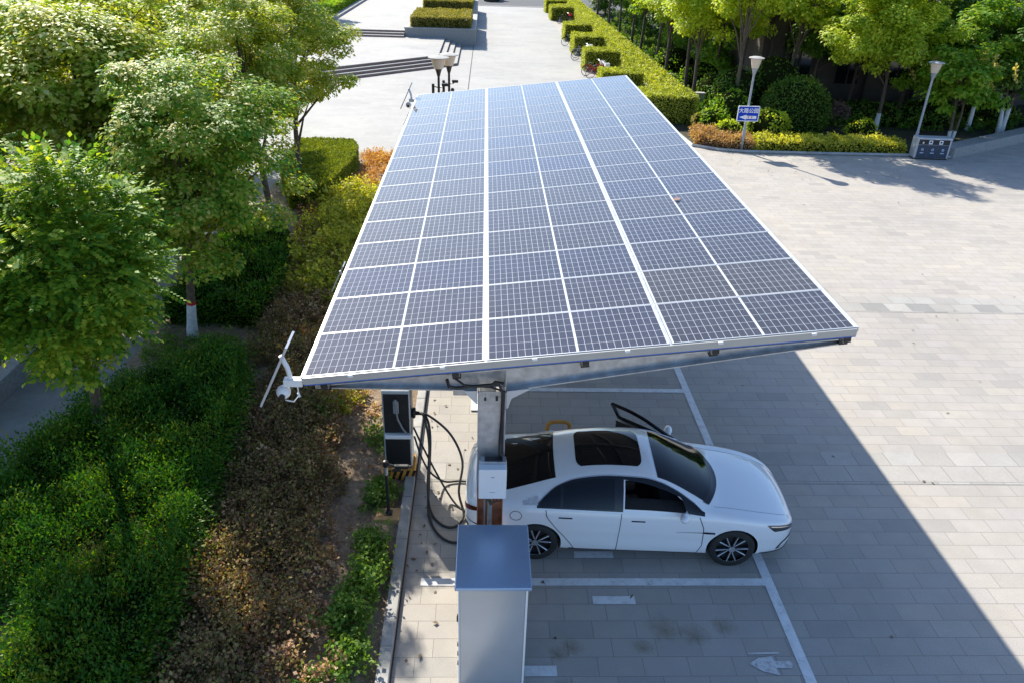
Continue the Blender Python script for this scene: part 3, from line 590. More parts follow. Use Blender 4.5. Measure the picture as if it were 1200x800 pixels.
tree('dark tree at the extreme right before the building', 33.0, 44.0, 8, 5.0, (2.4, 1.6, 2.2), G_GRN, 108, 60, 150, 0.22, 0.08, clump=0.6, wash=0, group=TR)
tree('thin tree with a dark bending trunk above the domed shrub', 15.8, 41.6, 8, 6.0, (2.0, 1.8, 1.5), G_YEL, 109, 45, 140, 0.2, 0.075, clump=0.5, wash=0, r0=0.12, group=TR, off=(0.6, 0))
PR = [(12.3, 38.8, 'tall tree right behind the signpost lamp, crown out of the picture'), (11.2, 42.6, 'nearest row tree, its trunk behind the end of the long hedge'), (11.6, 46.0, 'second row tree behind the long hedge'), (11.4, 50.3, 'third row tree behind the long hedge'), (11.7, 54.8, 'fourth row tree behind the long hedge'), (11.4, 59.6, 'fifth row tree behind the long hedge'),
      (11.6, 65, 'sixth row tree behind the long hedge'), (11.5, 71, 'seventh row tree behind the long hedge'), (11.6, 78, 'eighth row tree behind the long hedge'), (11.6, 86, 'farthest row tree behind the long hedge'),
      (14.2, 44.2, 'yellow green tree right of the nearest row tree'), (14.4, 49.8, 'inner tree behind the second row tree'), (14.6, 56, 'inner tree behind the fourth row tree'), (14.4, 63, 'inner tree behind the sixth row tree'), (14.4, 72, 'farthest inner tree behind the row')]
for i, (x, y, lab) in enumerate(PR):
    tree(lab, x, y, 8, 7.2 if i == 0 else (5.4 if i < 10 else 5.7), (2.2, 2.2, 1.9) if i == 0 else (1.9, 2.1, 1.75), G_YEL if i in (0, 1, 2, 10) else (G_GRN if i % 3 == 2 else G_YEL), 120 + i, 65, 210, 0.15 + 0.002 * (y - 40), 0.06, clump=0.55, wash=0, r0=0.12, group='row of trees behind the long hedge')

# ---- shrubs, right
shrub('dome_shrub', 'large clipped dark green dome shrub left of the bright tree', (14.95, 37.6, 0.95), (1.65, 1.5, 1.6), 9000, leafmat('dome_leaf', [(0.012, 0.035, 0.004), (0.028, 0.065, 0.006), (0.05, 0.095, 0.01), (0.085, 0.12, 0.018)], 0.3, 1.0), 0.1, 0.03, 141, tight=0.055)
shrub('round_shrub', 'yellow green broadleaf round shrub right of the signpost', (13.1, 35.7, 0.7), (0.95, 0.85, 0.75), 2600, G_YEL, 0.13, 0.05, 142, lumps=26)
shrub('round_shrub', 'small yellow green shrub right of the dome shrub', (17.6, 35.8, 0.5), (0.7, 0.6, 0.6), 1600, G_YEL, 0.11, 0.042, 143, lumps=18)
shrub('bare_shrub', 'small purplish shrub in the shade between dome and white trunk', (17.2, 37.8, 0.9), (0.6, 0.6, 0.6), 700, leafmat('purple_leaf', [(0.05, 0.03, 0.03), (0.12, 0.075, 0.07)], 0.2), 0.1, 0.035, 144, lumps=14, core=False)
for i, (x, y, z, R, n, mt, lab) in enumerate([(10.9, 36.9, 0.55, 0.75, 1500, G_GRN, 'leafy green shrub in front of the grey utility box'), (11.9, 37.8, 0.8, 1.0, 2200, G_GRN, 'tall leafy shrub behind the signpost'), (12.6, 39.6, 1.2, 1.3, 2600, G_DEEP, 'dark leafy shrub left of the domed shrub'), (14.6, 40.2, 1.5, 1.4, 2600, G_DEEP, 'tall dark shrub rising behind the dome'),
                                         (11.2, 35.3, 0.45, 0.6, 1100, G_YEL, 'low light green shrub left of the signpost'), (10.3, 37.1, 0.4, 0.4, 700, leafmat('straw_hedge_leaf', []), 'small straw coloured shrub beside the hedge end'), (19.9, 39.6, 0.5, 1.3, 1700, G_DEEP, 'low dark shrub under the bright yellow green tree'),
                                         (22.6, 39.6, 0.6, 1.4, 1800, G_DEEP, 'low dark shrub behind the white trunks'), (26.6, 41, 0.6, 1.5, 1800, G_DEEP, 'low dark shrub at right below the dark trees'), (12.9, 43.9, 0.7, 1.2, 1600, G_DEEP, 'shaded shrub under the row trees'), (13.0, 48, 0.7, 1.3, 1500, G_GRN, 'shaded shrub deeper under the row trees'), (12.8, 54, 0.7, 1.4, 1400, G_GRN, 'farther shaded shrub under the row trees')]):
    shrub('leafy_shrub', lab, (x, y, z), (R, R, z + 0.35 if z > 0.6 else z + 0.1), n, mt, 0.12, 0.045, 150 + i, lumps=24, group='loose shrubs in the right bed')
cover('ground_cover', 'dark green ground cover under the trees in the right bed', [(11.6 + 1.7 * (i % 3), 41 + 1.1 * (i // 3), 1.1, 1.1, 320, 0.5) for i in range(120)] + [(15 + 1.3 * (i % 11), 38.5 + 1.6 * (i // 11), 1.0, 1.0, 300, 0.45) for i in range(44)], G_DEEP, 0.13, 0.05, 58)
for i, (x, y, lab) in enumerate([(18.0, 43.4, 'dark tree against the building behind the dome shrub'), (20.4, 43.8, 'dark tree against the building behind the bright tree'), (25.3, 43.7, 'dark tree against the building right of the bright tree')]):
    tree(lab, x, y, 7, 4.3, (1.7, 1.1, 2.0), G_DEEP, 112 + i, 50, 150, 0.19, 0.07, clump=0.55, wash=0, group=TR)
for i, (x, y, lab) in enumerate([(15.4, 51.5, 'low bushy tree filling the gap behind the second row tree'), (15.8, 57.5, 'low bushy tree filling the gap behind the fourth row tree'), (15.8, 64, 'low bushy tree filling the gap behind the sixth row tree'), (15.6, 72, 'low bushy tree filling the gap behind the eighth row tree'), (15.0, 82, 'low bushy tree filling the gap behind the farthest row tree'), (13.2, 92, 'low bushy tree near the road at the end of the row')]):
    tree(lab, x, y, 5, 2.4, (2.0, 3.0, 2.2), G_DEEP if i % 2 else G_GRN, 180 + i, 70, 130, 0.2, 0.08, clump=0.6, wash=0, group='row of trees behind the long hedge')
for i, (x, y, lab) in enumerate([(23.0, 40.3, 'leafy low tree behind the forked stems right of the bin'), (30.5, 41.6, 'leafy low tree at the right edge above the seat wall')]):
    tree(lab, x, y, 5, 3.2, (2.0, 1.4, 1.8), G_GRN, 190 + i, 70, 200, 0.16, 0.06, clump=0.5, wash=0, group=TR)
rgf = np.random.default_rng(7); sets = []
for i in range(26):
    bx, by, bz = 21.8 + rgf.uniform(-2.0, 4.0), 35.6 + rgf.uniform(-0.6, 1.4), rgf.uniform(2.2, 3.6)
    n = 34; s = np.linspace(0, 1, n); L = rgf.uniform(0.5, 0.9); ln = rgf.normal(0, 0.3, 2)
    p = np.column_stack([bx + ln[0] * s, by + ln[1] * s, bz + L * s]); d = rnd_unit(rgf, n) + np.array([0, 0, 0.8])
    sets.append(leaves(p, d, rnd_unit(rgf, n), np.full(n, 0.16), np.full(n, 0.045)))
t_ = [o for o in COL.objects if o.get('label', '').startswith('multi stemmed')][0]
ob = leafobj('blossom_plumes', [(V - np.array([21.6, 35.4, 0]), Q) for V, Q in sets], G_FEA, t_)

# ================================================================== SOLAR CARPORT
CX0, CY0, CZ0 = -2.05, 7.63, 3.83
SL = math.atan2(4.56 - 3.83, 4.28 + 2.05)
def zp(x): return CZ0 + (x - CX0) * math.tan(SL)
def prism_xz(mb, poly, y0, y1, mi=0):
    n = len(poly); vs = [(x, y0, z) for x, z in poly] + [(x, y1, z) for x, z in poly]
    return mb.add(vs, [tuple(range(n)), tuple(range(2 * n - 1, n - 1, -1))] + [(i, n + i, n + (i + 1) % n, (i + 1) % n) for i in range(n)], mi)
def panel_mat():
    mt, n, b = newmat('solar_cells')
    tc = N(n, 'ShaderNodeTexCoord').outputs['Object']; sp = N(n, 'ShaderNodeSeparateXYZ'); n.links.new(tc, sp.inputs[0])
    ax = mth(n, 'SUBTRACT', mth(n, 'ABSOLUTE', mth(n, 'SUBTRACT', sp.outputs[0], 1.045)), 0.013)
    px, py = 0.0842, 0.1655
    cx = mth(n, 'DIVIDE', ax, px); cy = mth(n, 'DIVIDE', mth(n, 'SUBTRACT', sp.outputs[1], 0.0145), py)
    def line(c, p, g): return mth(n, 'LESS_THAN', mth(n, 'ABSOLUTE', mth(n, 'SUBTRACT', mth(n, 'FRACT', mth(n, 'ADD', c, 0.5)), 0.5)), g / p)
    lx = line(cx, px, 0.0021); ly = line(cy, py, 0.002)
    ou = mth(n, 'MAXIMUM', mth(n, 'GREATER_THAN', cx, 12.0), mth(n, 'LESS_THAN', cx, 0.0))
    f = mth(n, 'MAXIMUM', mth(n, 'MAXIMUM', lx, ly), ou)
    oi = N(n, 'ShaderNodeObjectInfo')
    cell = ramp(n, oi.outputs['Random'], [(0.0, (0.013, 0.018, 0.044)), (0.3, (0.018, 0.021, 0.034)), (0.55, (0.026, 0.025, 0.026)), (0.75, (0.02, 0.021, 0.028)), (1.0, (0.013, 0.017, 0.04))])
    nz = noise(n, 1.7, 4, tc); cell = mixc(n, 'MULTIPLY', 1.0, cell, ramp(n, nz, [(0.3, (0.8, 0.8, 0.8)), (0.7, (1.25, 1.25, 1.25))]))
    # thin busbars across every cell
    bb = mth(n, 'LESS_THAN', mth(n, 'ABSOLUTE', mth(n, 'SUBTRACT', mth(n, 'FRACT', mth(n, 'MULTIPLY', cy, 9.0)), 0.5)), 0.04)
    cell = mixc(n, 'MIX', mth(n, 'MULTIPLY', bb, 0.5), cell, (0.25, 0.25, 0.27))
    col = mixc(n, 'MIX', f, cell, (0.52, 0.53, 0.56))
    dust = noise(n, 0.9, 6, tc, 0.7)
    col = mixc(n, 'MIX', mth(n, 'MULTIPLY', dust, 0.05), col, (0.5, 0.47, 0.43))
    n.links.new(col, b.inputs['Base Color']); b.inputs['Roughness'].default_value = 0.8; b.inputs['Specular IOR Level'].default_value = 0.05
    b.inputs['Coat Weight'].default_value = 1.0; b.inputs['Coat IOR'].default_value = 1.34
    n.links.new(ramp(n, dust, [(0.3, (0.02, 0.02, 0.02)), (0.7, (0.05, 0.05, 0.05))]), b.inputs['Coat Roughness'])
    return mt
M_panel = panel_mat()
car_port = thing('solar_carport', 'large tilted solar panel roof standing on steel columns over the parking bays', 'carport', (0.125, 7.85, 0))
PX = Vector((-0.125, -7.85, 0))
def cp(mb, name, mat, **k):
    o = mb.build(name, mat, car_port, **k); o.location = PX; return o
MW, MD = 2.09, 1.022
UX = (2.124, 1.0357)
pm = MB().box(0.012, MW - 0.012, 0.012, MD - 0.012, -0.03, 0.0)
fm = MB().box(0, MW, 0, 0.0119, -0.035, 0.003).box(0, MW, MD - 0.0119, MD, -0.035, 0.003).box(0, 0.0119, 0.012, MD - 0.012, -0.035, 0.003).box(MW - 0.0119, MW, 0.012, MD - 0.012, -0.035, 0.003)
p0 = pm.build('solar_panel', [M_panel, M_conc], car_port); p0.data.polygons.foreach_set('material_index', [1 if q.normal.z < -0.5 else 0 for q in p0.data.polygons]); f0 = fm.build('frame', M_alu, p0)
first = True
for j in range(16):
    for i in range(3):
        p = p0 if first else dup(p0, car_port); first = False
        uu = i * UX[0]
        p.location = Vector((CX0 + uu * math.cos(SL), CY0 + j * UX[1], CZ0 + uu * math.sin(SL))) + PX
        p.rotation_euler = (0, -SL, 0)
# seams between the three modules
for i in (1, 2):
    uu = i * UX[0] - 0.022
    o = MB().box(-0.011, 0.011, 0, 16.55, -0.04, -0.006).build('seam_channel', M_steel, car_port)
    o.location = Vector((CX0 + uu * math.cos(SL) + 0.005, CY0, CZ0 + uu * math.sin(SL))) + PX; o.rotation_euler = (0, -SL, 0)
for j in range(1, 16):
    o = MB().box(0, 6.33, -0.0062, 0.0062, -0.04, -0.012).build('seam_channel', M_alu, car_port)
    o.location = Vector((CX0, CY0 + j * UX[1] - 0.0068, CZ0)) + PX; o.rotation_euler = (0, -SL, 0)
def slope_box(name, mat, u0, u1, y0, y1, d0, d1, **k):
    o = MB().box(u0, u1, y0, y1, d0, d1).build(name, mat, car_port, **k)
    o.location = Vector((CX0, CY0, CZ0)) + PX; o.rotation_euler = (0, -SL, 0); return o
slope_box('front_fascia', simple('cream_steel', (0.46, 0.45, 0.42), 0.4, 0.3, 0.05, 3), 0.0, 6.338, -0.028, -0.004, -0.095, -0.008)
slope_box('edge_film', simple('blue_film', (0.06, 0.16, 0.5), 0.3), 0.0, 6.33, -0.03, -0.006, -0.107, -0.0955)
slope_box('side_rail', M_alu, -0.028, -0.003, 0.0, 16.57, -0.06, 0.0); slope_box('side_rail', M_alu, 6.341, 6.366, 0.0, 16.57, -0.06, 0.0); slope_box('rear_rail', M_alu, 0.0, 6.338, 16.575, 16.6, -0.08, 0.0)
for k in range(6): slope_box('edge_clamp', M_white, 0.55 + k * 1.06 - 0.03, 0.55 + k * 1.06 + 0.03, -0.05, -0.029, -0.04, -0.008, bevel=0.006)
for x in (-1.84, -0.32, 1.18, 2.67, 4.17):
    u = (x - CX0) / math.cos(SL)
    o = slope_box('purlin', M_steel, u - 0.045, u + 0.045, 0.02, 16.5, -0.2, -0.0365)
    e = MB().box(u - 0.04, u + 0.04, 0.004, 0.019, -0.19, -0.05).build('open_end_shade', M_black, o)  # black plate paints the shade inside the open channel end
    o2 = slope_box('purlin_bracket', M_black, u - 0.05, u + 0.05, 0.10, 0.3, -0.27, -0.2005)
for k, y in enumerate((7.74, 12.9, 18.1, 23.3)):
    mb = MB()
    def bt_(x): return zp(x) - 0.2
    L, Rr = -1.95, 4.24
    web = [(L, 3.62), (-0.05, 3.60), (0.3, 3.60), (Rr, 4.30), (Rr, bt_(Rr) - 0.016), (L, bt_(L) - 0.016)]
    prism_xz(mb, web, y + 0.085, y + 0.1)
    prism_xz(mb, [(L, bt_(L) - 0.015), (Rr, bt_(Rr) - 0.015), (Rr, bt_(Rr)), (L, bt_(L))], y, y + 0.19)
    prism_xz(mb, [(L, 3.605), (-0.05, 3.585), (-0.05, 3.6), (L, 3.62)], y, y + 0.19); prism_xz(mb, [(0.3, 3.585), (Rr, 4.285), (Rr, 4.3), (0.3, 3.6)], y, y + 0.19)
    for x in (-0.04, 0.29): mb.box(x - 0.005, x + 0.005, y + 0.01, y + 0.0845, 3.601, bt_(x) - 0.016)
    cp(mb, 'cantilever_beam', M_steel)
    if k == 0:
        prism_xz(MBp := MB(), [(-0.2, 3.6), (-0.2, 3.585), (-0.06, 3.42), (-0.047, 3.42), (-0.047, 3.6)], y - 0.02, y - 0.008); cp(MBp, 'gusset_plate', M_alu)
        prism_xz(MBp := MB(), [(0.301, 3.6), (0.301, 3.36), (0.32, 3.36), (0.36, 3.5), (0.56, 3.62), (0.56, 3.64)], y - 0.02, y - 0.008)
        cp(MBp, 'gusset_plate', M_alu)
    mb = MB().box(-0.043, -0.033, y - 0.035, y + 0.265, 2.17, 3.584).box(0.286, 0.296, y - 0.035, y + 0.265, 2.17, 3.584).box(-0.0325, 0.2855, y + 0.0, y + 0.01, 2.17, 3.584)
    col = cp(mb, 'column', M_steel)
    cp(MB().box(-0.04, -0.028, y - 0.03, y + 0.26, 0.0, 2.169).box(0.281, 0.293, y - 0.03, y + 0.26, 0.0, 2.169).box(-0.0275, 0.2805, y + 0.03, y + 0.04, 0.0, 2.169), 'lower_column', M_rust if k == 0 else M_steel)
    cp(MB().box(-0.2, 0.45, y - 0.2, y + 0.45, 0, 0.03), 'base_plate', M_steel)
cp(MB().tube([(0.125, 7.7, 0.05), (0.125, 7.7, 2.19)], 0.032, 10).tube([(0.06, 7.72, 0.05), (0.06, 7.72, 2.15)], 0.015, 6), 'conduit', M_steel)
cw = MB()
for dx in (0.0, 0.03, 0.07, 0.12, 0.16, 0.2): cw.tube([(0.03 + dx, 7.6, 2.2), (0.04 + dx * 1.1, 7.6, 2.1 - 0.3 * dx), (0.11 + dx * 0.5, 7.62, 2.02), (0.13, 7.68, 1.9)], 0.007, 5)
cp(cw, 'wiring', M_black)
cw = MB().tube([(0.24, 7.66, 2.66), (0.235, 7.69, 2.9), (0.25, 7.68, 3.2), (0.255, 7.69, 3.6), (0.2, 7.69, 3.72), (-0.3, 7.69, 3.66), (-0.38, 7.66, 3.7), (-0.4, 7.65, 3.8)], 0.021, 7).tube([(0.26, 7.68, 3.3), (0.27, 7.69, 3.62), (0.1, 7.69, 3.68), (-0.2, 7.69, 3.7), (-0.33, 7.66, 3.83)], 0.016, 6).tube([(0.262, 7.70, 2.7), (0.265, 7.70, 3.6)], 0.012, 6).tube([(0.12, 7.69, 3.7), (0.16, 7.69, 3.75), (0.26, 7.69, 3.73)], 0.02, 6)
cp(cw, 'power_cable', M_black)
cp(MB().box(-0.34, -0.08, 7.9, 8.02, 3.42, 3.5).box(-0.4, -0.2, 7.92, 8.0, 3.5, 3.58), 'junction_box', M_steel, bevel=0.01)
cp(MB().tube([(x, 7.735 - 0.003, 3.54) for x in (0.05, 0.052)], 0.02, 6).box(0.035, 0.06, 7.728, 7.7395, 3.46, 3.5).box(0.17, 0.2, 7.728, 7.7395, 3.46, 3.52), 'bolt_plate', M_black)

inv = thing('inverter_box', 'white box mounted on the front steel column above the cabinet', 'electrical box', (0.15, 7.55, 2.2))
mb = MB().box(-0.172, 0.172, -0.105, 0.11, 0.0, 0.45)
mb.build('housing', M_white, inv, bevel=0.012)
MB().box(-0.165, 0.165, 0.0, 0.115, 0.4505, 0.49).build('top_bracket', M_steel, inv, bevel=0.004); MB().box(-0.1, 0.12, 0.02, 0.1, 0.4905, 0.5).build('cable_slot', M_black, inv)
MB().box(-0.035, 0.035, -0.108, -0.1055, 0.105, 0.111).box(-0.02, 0.02, -0.108, -0.1055, 0.33, 0.342).build('marking', simple('grey_print', (0.3, 0.32, 0.36), 0.5), inv)

# ---- cabinet
cab = thing('electrical_cabinet', 'tall grey sheet metal cabinet with flat overhanging roof in the foreground', 'cabinet', (0.165, 6.85, 0))
M_cab = simple('cabinet_enamel', (0.47, 0.49, 0.51), 0.28, 0.35, 0.04, 2.5)
MB().box(-0.405, 0.405, -0.44, 0.47, 0.1, 1.80).build('body', M_cab, cab, bevel=0.01)
MB().box(-0.44, 0.44, -0.53, 0.53, 1.801, 1.85).build('roof', simple('cabinet_roof_sky_tint', (0.33, 0.45, 0.62), 0.3, 0.5, 0.03, 30), cab, bevel=0.012)  # the blue sky's reflection is put into the roof's base colour
MB().box(-0.385, 0.375, -0.452, -0.4405, 0.14, 1.78).build('door', M_cab, cab, bevel=0.005)
MB().box(-0.404, -0.388, -0.458, -0.4405, 0.12, 1.795).box(0.379, 0.404, -0.458, -0.4405, 0.12, 1.795).build('door_trim', M_white, cab)
MB().box(-0.43, 0.43, -0.46, 0.49, 0.0, 0.099).build('plinth', M_conc, cab)
MB().box(-0.412, -0.4055, -0.3, -0.2, 1.0, 1.12).box(-0.43, -0.4125, -0.27, -0.245, 1.02, 1.1).build('latch', M_black, cab, bevel=0.003)
hb = MB()
for z in (0.45, 0.62, 0.78, 1.25): hb.box(-0.418, -0.4055, -0.43, -0.40, z, z + 0.05)
hb.build('hinge', M_black, cab)

# ---- charger
ch = thing('charging_station', 'white and black car charging pillar on a yellow striped plinth', 'charger', (-1.39, 10.76, 0))
MB().box(-0.23, 0.23, -0.19, 0.17, 0.27, 1.8).build('housing', simple('charger_white', (0.45, 0.46, 0.47), 0.35, 0.2, 0.05, 4), ch, bevel=0.02)
MB().box(-0.205, 0.205, -0.198, -0.1905, 0.985, 1.74).build('front_panel', M_black, ch, bevel=0.004)
MB().box(-0.205, 0.205, -0.198, -0.1905, 0.3, 0.895).build('lower_panel', M_black, ch, bevel=0.004)
MB().box(0.2305, 0.238, -0.16, 0.15, 0.85, 1.76).build('side_panel', M_black, ch, bevel=0.004)
MB().box(-0.2, 0.24, -0.27, -0.191, 0.9, 0.98).build('tray', M_white, ch, bevel=0.015)
hold = MB().box(-0.045, 0.045, -0.235, -0.1985, 1.38, 1.62).build('plug_holder', simple('plug_grey', (0.3, 0.3, 0.31), 0.5), ch, bevel=0.012)
MB().tube([(0.0, -0.25, 1.64), (0.0, -0.26, 1.5), (0.03, -0.27, 1.3), (0.1, -0.27, 1.12), (0.17, -0.27, 1.01)], 0.016, 8).lathe([(0.02, 0), (0.03, 0.02), (0.03, 0.1), (0.018, 0.12)], (0, -0.25, 1.55), 10).build('plug', simple('cable_grey', (0.2, 0.2, 0.2), 0.5), hold, smooth=True)
MB().lathe([(0.03, 0), (0.028, 0.012)], (0.0, 0.0, 1.8), 12).build('top_sensor', M_black, ch)
pl = MB().box(-0.27, 0.27, -0.235, 0.2, 0, 0.265).build('plinth', M_orange, ch, bevel=0.01)
st = MB()
for i in range(5):
    x = -0.24 + i * 0.105; st.add([(x, -0.2375, 0.03), (x + 0.05, -0.2375, 0.03), (x + 0.115, -0.2375, 0.235), (x + 0.065, -0.2375, 0.235)], [(0, 1, 2, 3)])
st.build('black_stripes', M_black, pl)
MB().box(0.239, 0.30, -0.1, 0.05, 1.2, 1.34).build('cable_holder', M_black, ch, bevel=0.02)
M_cable = simple('cable_rubber', (0.025, 0.023, 0.022), 0.5)
def smooth_path(pts, k=6):
    P = [Vector(p) for p in pts]; out = []
    for i in range(len(P) - 1):
        a, b, c, d = P[max(i - 1, 0)], P[i], P[i + 1], P[min(i + 2, len(P) - 1)]
        for j in range(k):
            t = j / k; out.append(0.5 * ((2 * b) + (c - a) * t + (2 * a - 5 * b + 4 * c - d) * t * t + (3 * b - a - 3 * c + d) * t ** 3))
    return out + [P[-1]]
o = Vector((1.39, -10.76, 0))
def wp(*l): return [Vector(q) + o for q in l]
cA = wp((-1.1, 10.74, 1.27), (-0.95, 10.6, 1.3), (-0.85, 10.35, 0.9), (-0.86, 10.0, 0.35), (-0.8, 9.7, 0.06), (-0.62, 9.42, 0.025), (-0.4, 9.36, 0.025), (-0.26, 9.6, 0.05), (-0.35, 9.95, 0.25), (-0.3, 10.3, 0.6), (-0.5, 10.5, 1.0), (-0.85, 10.62, 1.28), (-1.1, 10.72, 1.3))
cB = wp((-1.1, 10.78, 1.22), (-0.92, 10.66, 1.25), (-0.84, 10.5, 0.95), (-0.85, 10.1, 0.3), (-0.82, 9.6, 0.03), (-0.62, 9.15, 0.025), (-0.35, 9.0, 0.03), (-0.12, 9.05, 0.2), (-0.04, 9.2, 0.55))
cC = wp((-1.12, 10.66, 0.85), (-1.0, 10.5, 0.55), (-0.85, 10.4, 0.3), (-0.62, 10.45, 0.06), (-0.35, 10.5, 0.03), (-0.05, 10.45, 0.03), (0.2, 10.4, 0.03))
cD = wp((-1.13, 10.7, 1.0), (-0.95, 10.5, 0.7), (-0.65, 10.2, 0.25), (-0.4, 9.9, 0.03), (-0.18, 9.7, 0.03))
for c_, r in ((cA, 0.02), (cB, 0.022), (cC, 0.017), (cD, 0.017)): MB().tube(smooth_path(c_), r, 8).build('charging_cable', M_cable, ch, smooth=True)

# ---- camera post by the kerb
po = thing('camera_post', 'slim black post with a side arm standing on an orange base by the kerb', 'post', (-1.46, 9.56, 0))
MB().box(-0.2, 0.18, -0.16, 0.13, 0.0, 0.13).build('base', simple('orange_concrete', (0.5, 0.3, 0.13), 0.85, 0, 0.2, 8), po, bevel=0.012)
MB().box(-0.06, 0.06, -0.06, 0.06, 0.1305, 0.15).lathe([(0.05, 0.15), (0.03, 0.2)], k=12).build('foot_plate', M_black, po)
MB().tube([(0, 0, 0.15), (0, 0, 0.9)], 0.026, 12).build('pole', M_black, po, smooth=True); MB().tube([(0, 0, 0.9), (0, 0, 1.13)], 0.029, 12).build('upper_pole', M_steel, po, smooth=True)
MB().lathe([(0.04, 1.06), (0.045, 1.09), (0.04, 1.16), (0.02, 1.17)], k=12).tube([(0.02, 0, 1.1), (0.14, -0.02, 1.09), (0.2, -0.03, 1.1)], 0.018, 8).build('arm', M_black, po, smooth=True)
MB().box(0.14, 0.36, -0.075, -0.01, 1.06, 1.12).box(0.3, 0.4, -0.065, -0.02, 1.085, 1.11).box(0.1, 0.24, -0.06, -0.02, 1.0, 1.05).build('camera_head', M_black, po, bevel=0.01)

# ---- solar cameras on the canopy edge
def edge_camera(y, label, s=1.0):
    t = thing('security_camera', label, 'camera', (CX0 - 0.03, y, 3.75), 0, 'solar cameras on the carport edge')
    MB().box(-0.22, 0.0, -0.05, 0.05, -0.09, 0.0).build('bracket', M_white, t, bevel=0.008)
    MB().tube([(-0.14, 0, 0.0), (-0.16, 0, 0.14), (-0.22, 0, 0.3)], 0.03, 8).build('panel_arm', M_white, t, smooth=True)
    ax = Vector((0.4, 0, 0.83)).normalized(); vw = Vector((-2.3, 7.8, -4.6)).normalized() if True else None
    nn = ax.cross(vw).normalized(); bb = nn.cross(ax).normalized()
    Mx = Matrix((bb, ax, nn)).transposed().to_4x4(); Mx.translation = Vector((-0.28, 0, 0.12)) 
    MB().box(-0.2, 0.2, -0.43, 0.43, -0.012, 0.012, M=Mx).build('solar_cell', [M_alu], t)
    MB().box(-0.185, 0.185, -0.415, 0.415, 0.0125, 0.014, M=Mx).build('cell_face', M_panel, t)
    pr = [(0.001, -0.27)] + [(0.085 * math.cos(q), -0.185 + 0.085 * math.sin(q)) for q in np.linspace(-1.4, 1.4, 9)] + [(0.001, -0.1)]
    MB().lathe(pr, (-0.24, 0, 0), 14).build('dome', M_white, t, smooth=True)
    MB().lathe([(0.035, -0.02), (0.035, 0.02)], (-0.24, -0.08, -0.2), 12, 'Y').build('lens', M_black, t)
    MB().tube([(-0.06, -0.04, -0.09), (-0.05, -0.05, -0.2), (-0.12, -0.05, -0.29), (-0.22, -0.03, -0.28)], 0.008, 6).tube([(-0.06, -0.045, -0.17), (-0.045, -0.05, -0.22)], 0.016, 6).build('cable', M_white, t)
    t.scale = (s, s, s); t.location.z -= (1 - s) * 0.5
    return t
edge_camera(7.72, 'white solar powered camera on the nearest left corner of the carport')
edge_camera(11.0, 'small solar camera under the left carport edge beside the golden shrubs', 0.55)
edge_camera(22.3, 'small solar camera second from the far end of the left carport edge', 0.5)
edge_camera(24.0, 'solar camera at the far left corner of the carport roof')
lf = MB(); lf.add([(0, 0, 0), (0.09, 0.05, 0.02), (0.17, 0.0, 0.01), (0.09, -0.05, 0.025)], [(0, 1, 2, 3)])
lfo = lf.build('fallen_leaf', simple('leaf_brown', (0.5, 0.24, 0.13), 0.7)); lfo.location = (3.18, 12.45, zp(3.18) + 0.012); lfo.rotation_euler = (0, -SL, 0.3)
tag(lfo, 'brown fallen leaf lying on a solar panel near the right edge', 'leaf')

# ---- garden lamps
M_shade = simple('frosted_lamp_glass', (0.62, 0.5, 0.38), 0.4, 0, 0.08, 5)
M_lpole = simple('lamp_pole_grey', (0.32, 0.34, 0.37), 0.5, 0.3, 0.15, 6)
def garden_lamp(x, y, h, label, big=1.0, dark=False, cams=False):
    t = thing('garden_lamp', label, 'lamp', (x, y, 0), 0, 'garden lamps'); pm_ = M_black if dark else M_lpole
    MB().lathe([(0.13, 0), (0.13, 0.03), (0.07, 0.06), (0.068, 1.0), (0.052, 1.06), (0.045, h - 0.72)], k=14).build('pole', pm_, t, smooth=True)
    MB().lathe([(0.05, h - 0.74), (0.075, h - 0.66), (0.1, h - 0.56), (0.14, h - 0.46)], k=16).build('collar', pm_, t, smooth=True)
    MB().lathe([(0.14 * big, h - 0.455), (0.18 * big, h - 0.3), (0.235 * big, h - 0.075)], k=24).build('lamp_shade', M_shade, t, smooth=True)
    MB().lathe([(0.31 * big, h - 0.074), (0.32 * big, h - 0.045), (0.18 * big, h - 0.005), (0.02, h)], k=28).build('cap', M_conc, t, smooth=True)
    if cams:
        MB().tube([(0, 0, h - 1.15), (0.2, -0.05, h - 1.1)], 0.02, 8).tube([(0, 0, h - 1.15), (-0.2, -0.05, h - 1.1)], 0.02, 8).box(0.12, 0.36, -0.12, -0.02, h - 1.08, h - 0.98).box(-0.26, -0.16, -0.12, -0.02, h - 1.6, h - 1.0).lathe([(0.02, h - 1.5), (0.07, h - 1.45), (0.07, h - 1.32), (0.03, h - 1.28)], (0.14, -0.1, 0), 12).build('camera_mount', M_black, t)
    return t
garden_lamp(11.31, 33.5, 3.95, 'grey garden lamp carrying the blue direction sign')
garden_lamp(19.0, 33.5, 3.95, 'grey garden lamp standing beside the recycling bin')
garden_lamp(-1.78, 30.6, 4.05, 'left one of two wide lamps beyond the far end of the carport', 1.25, True, True)
garden_lamp(-1.42, 31.4, 4.05, 'right one of two wide lamps beyond the carport, half behind its twin', 1.2, True, True)
garden_lamp(28.7, 43.3, 3.95, 'white lamp lost among the leaves at the top right')

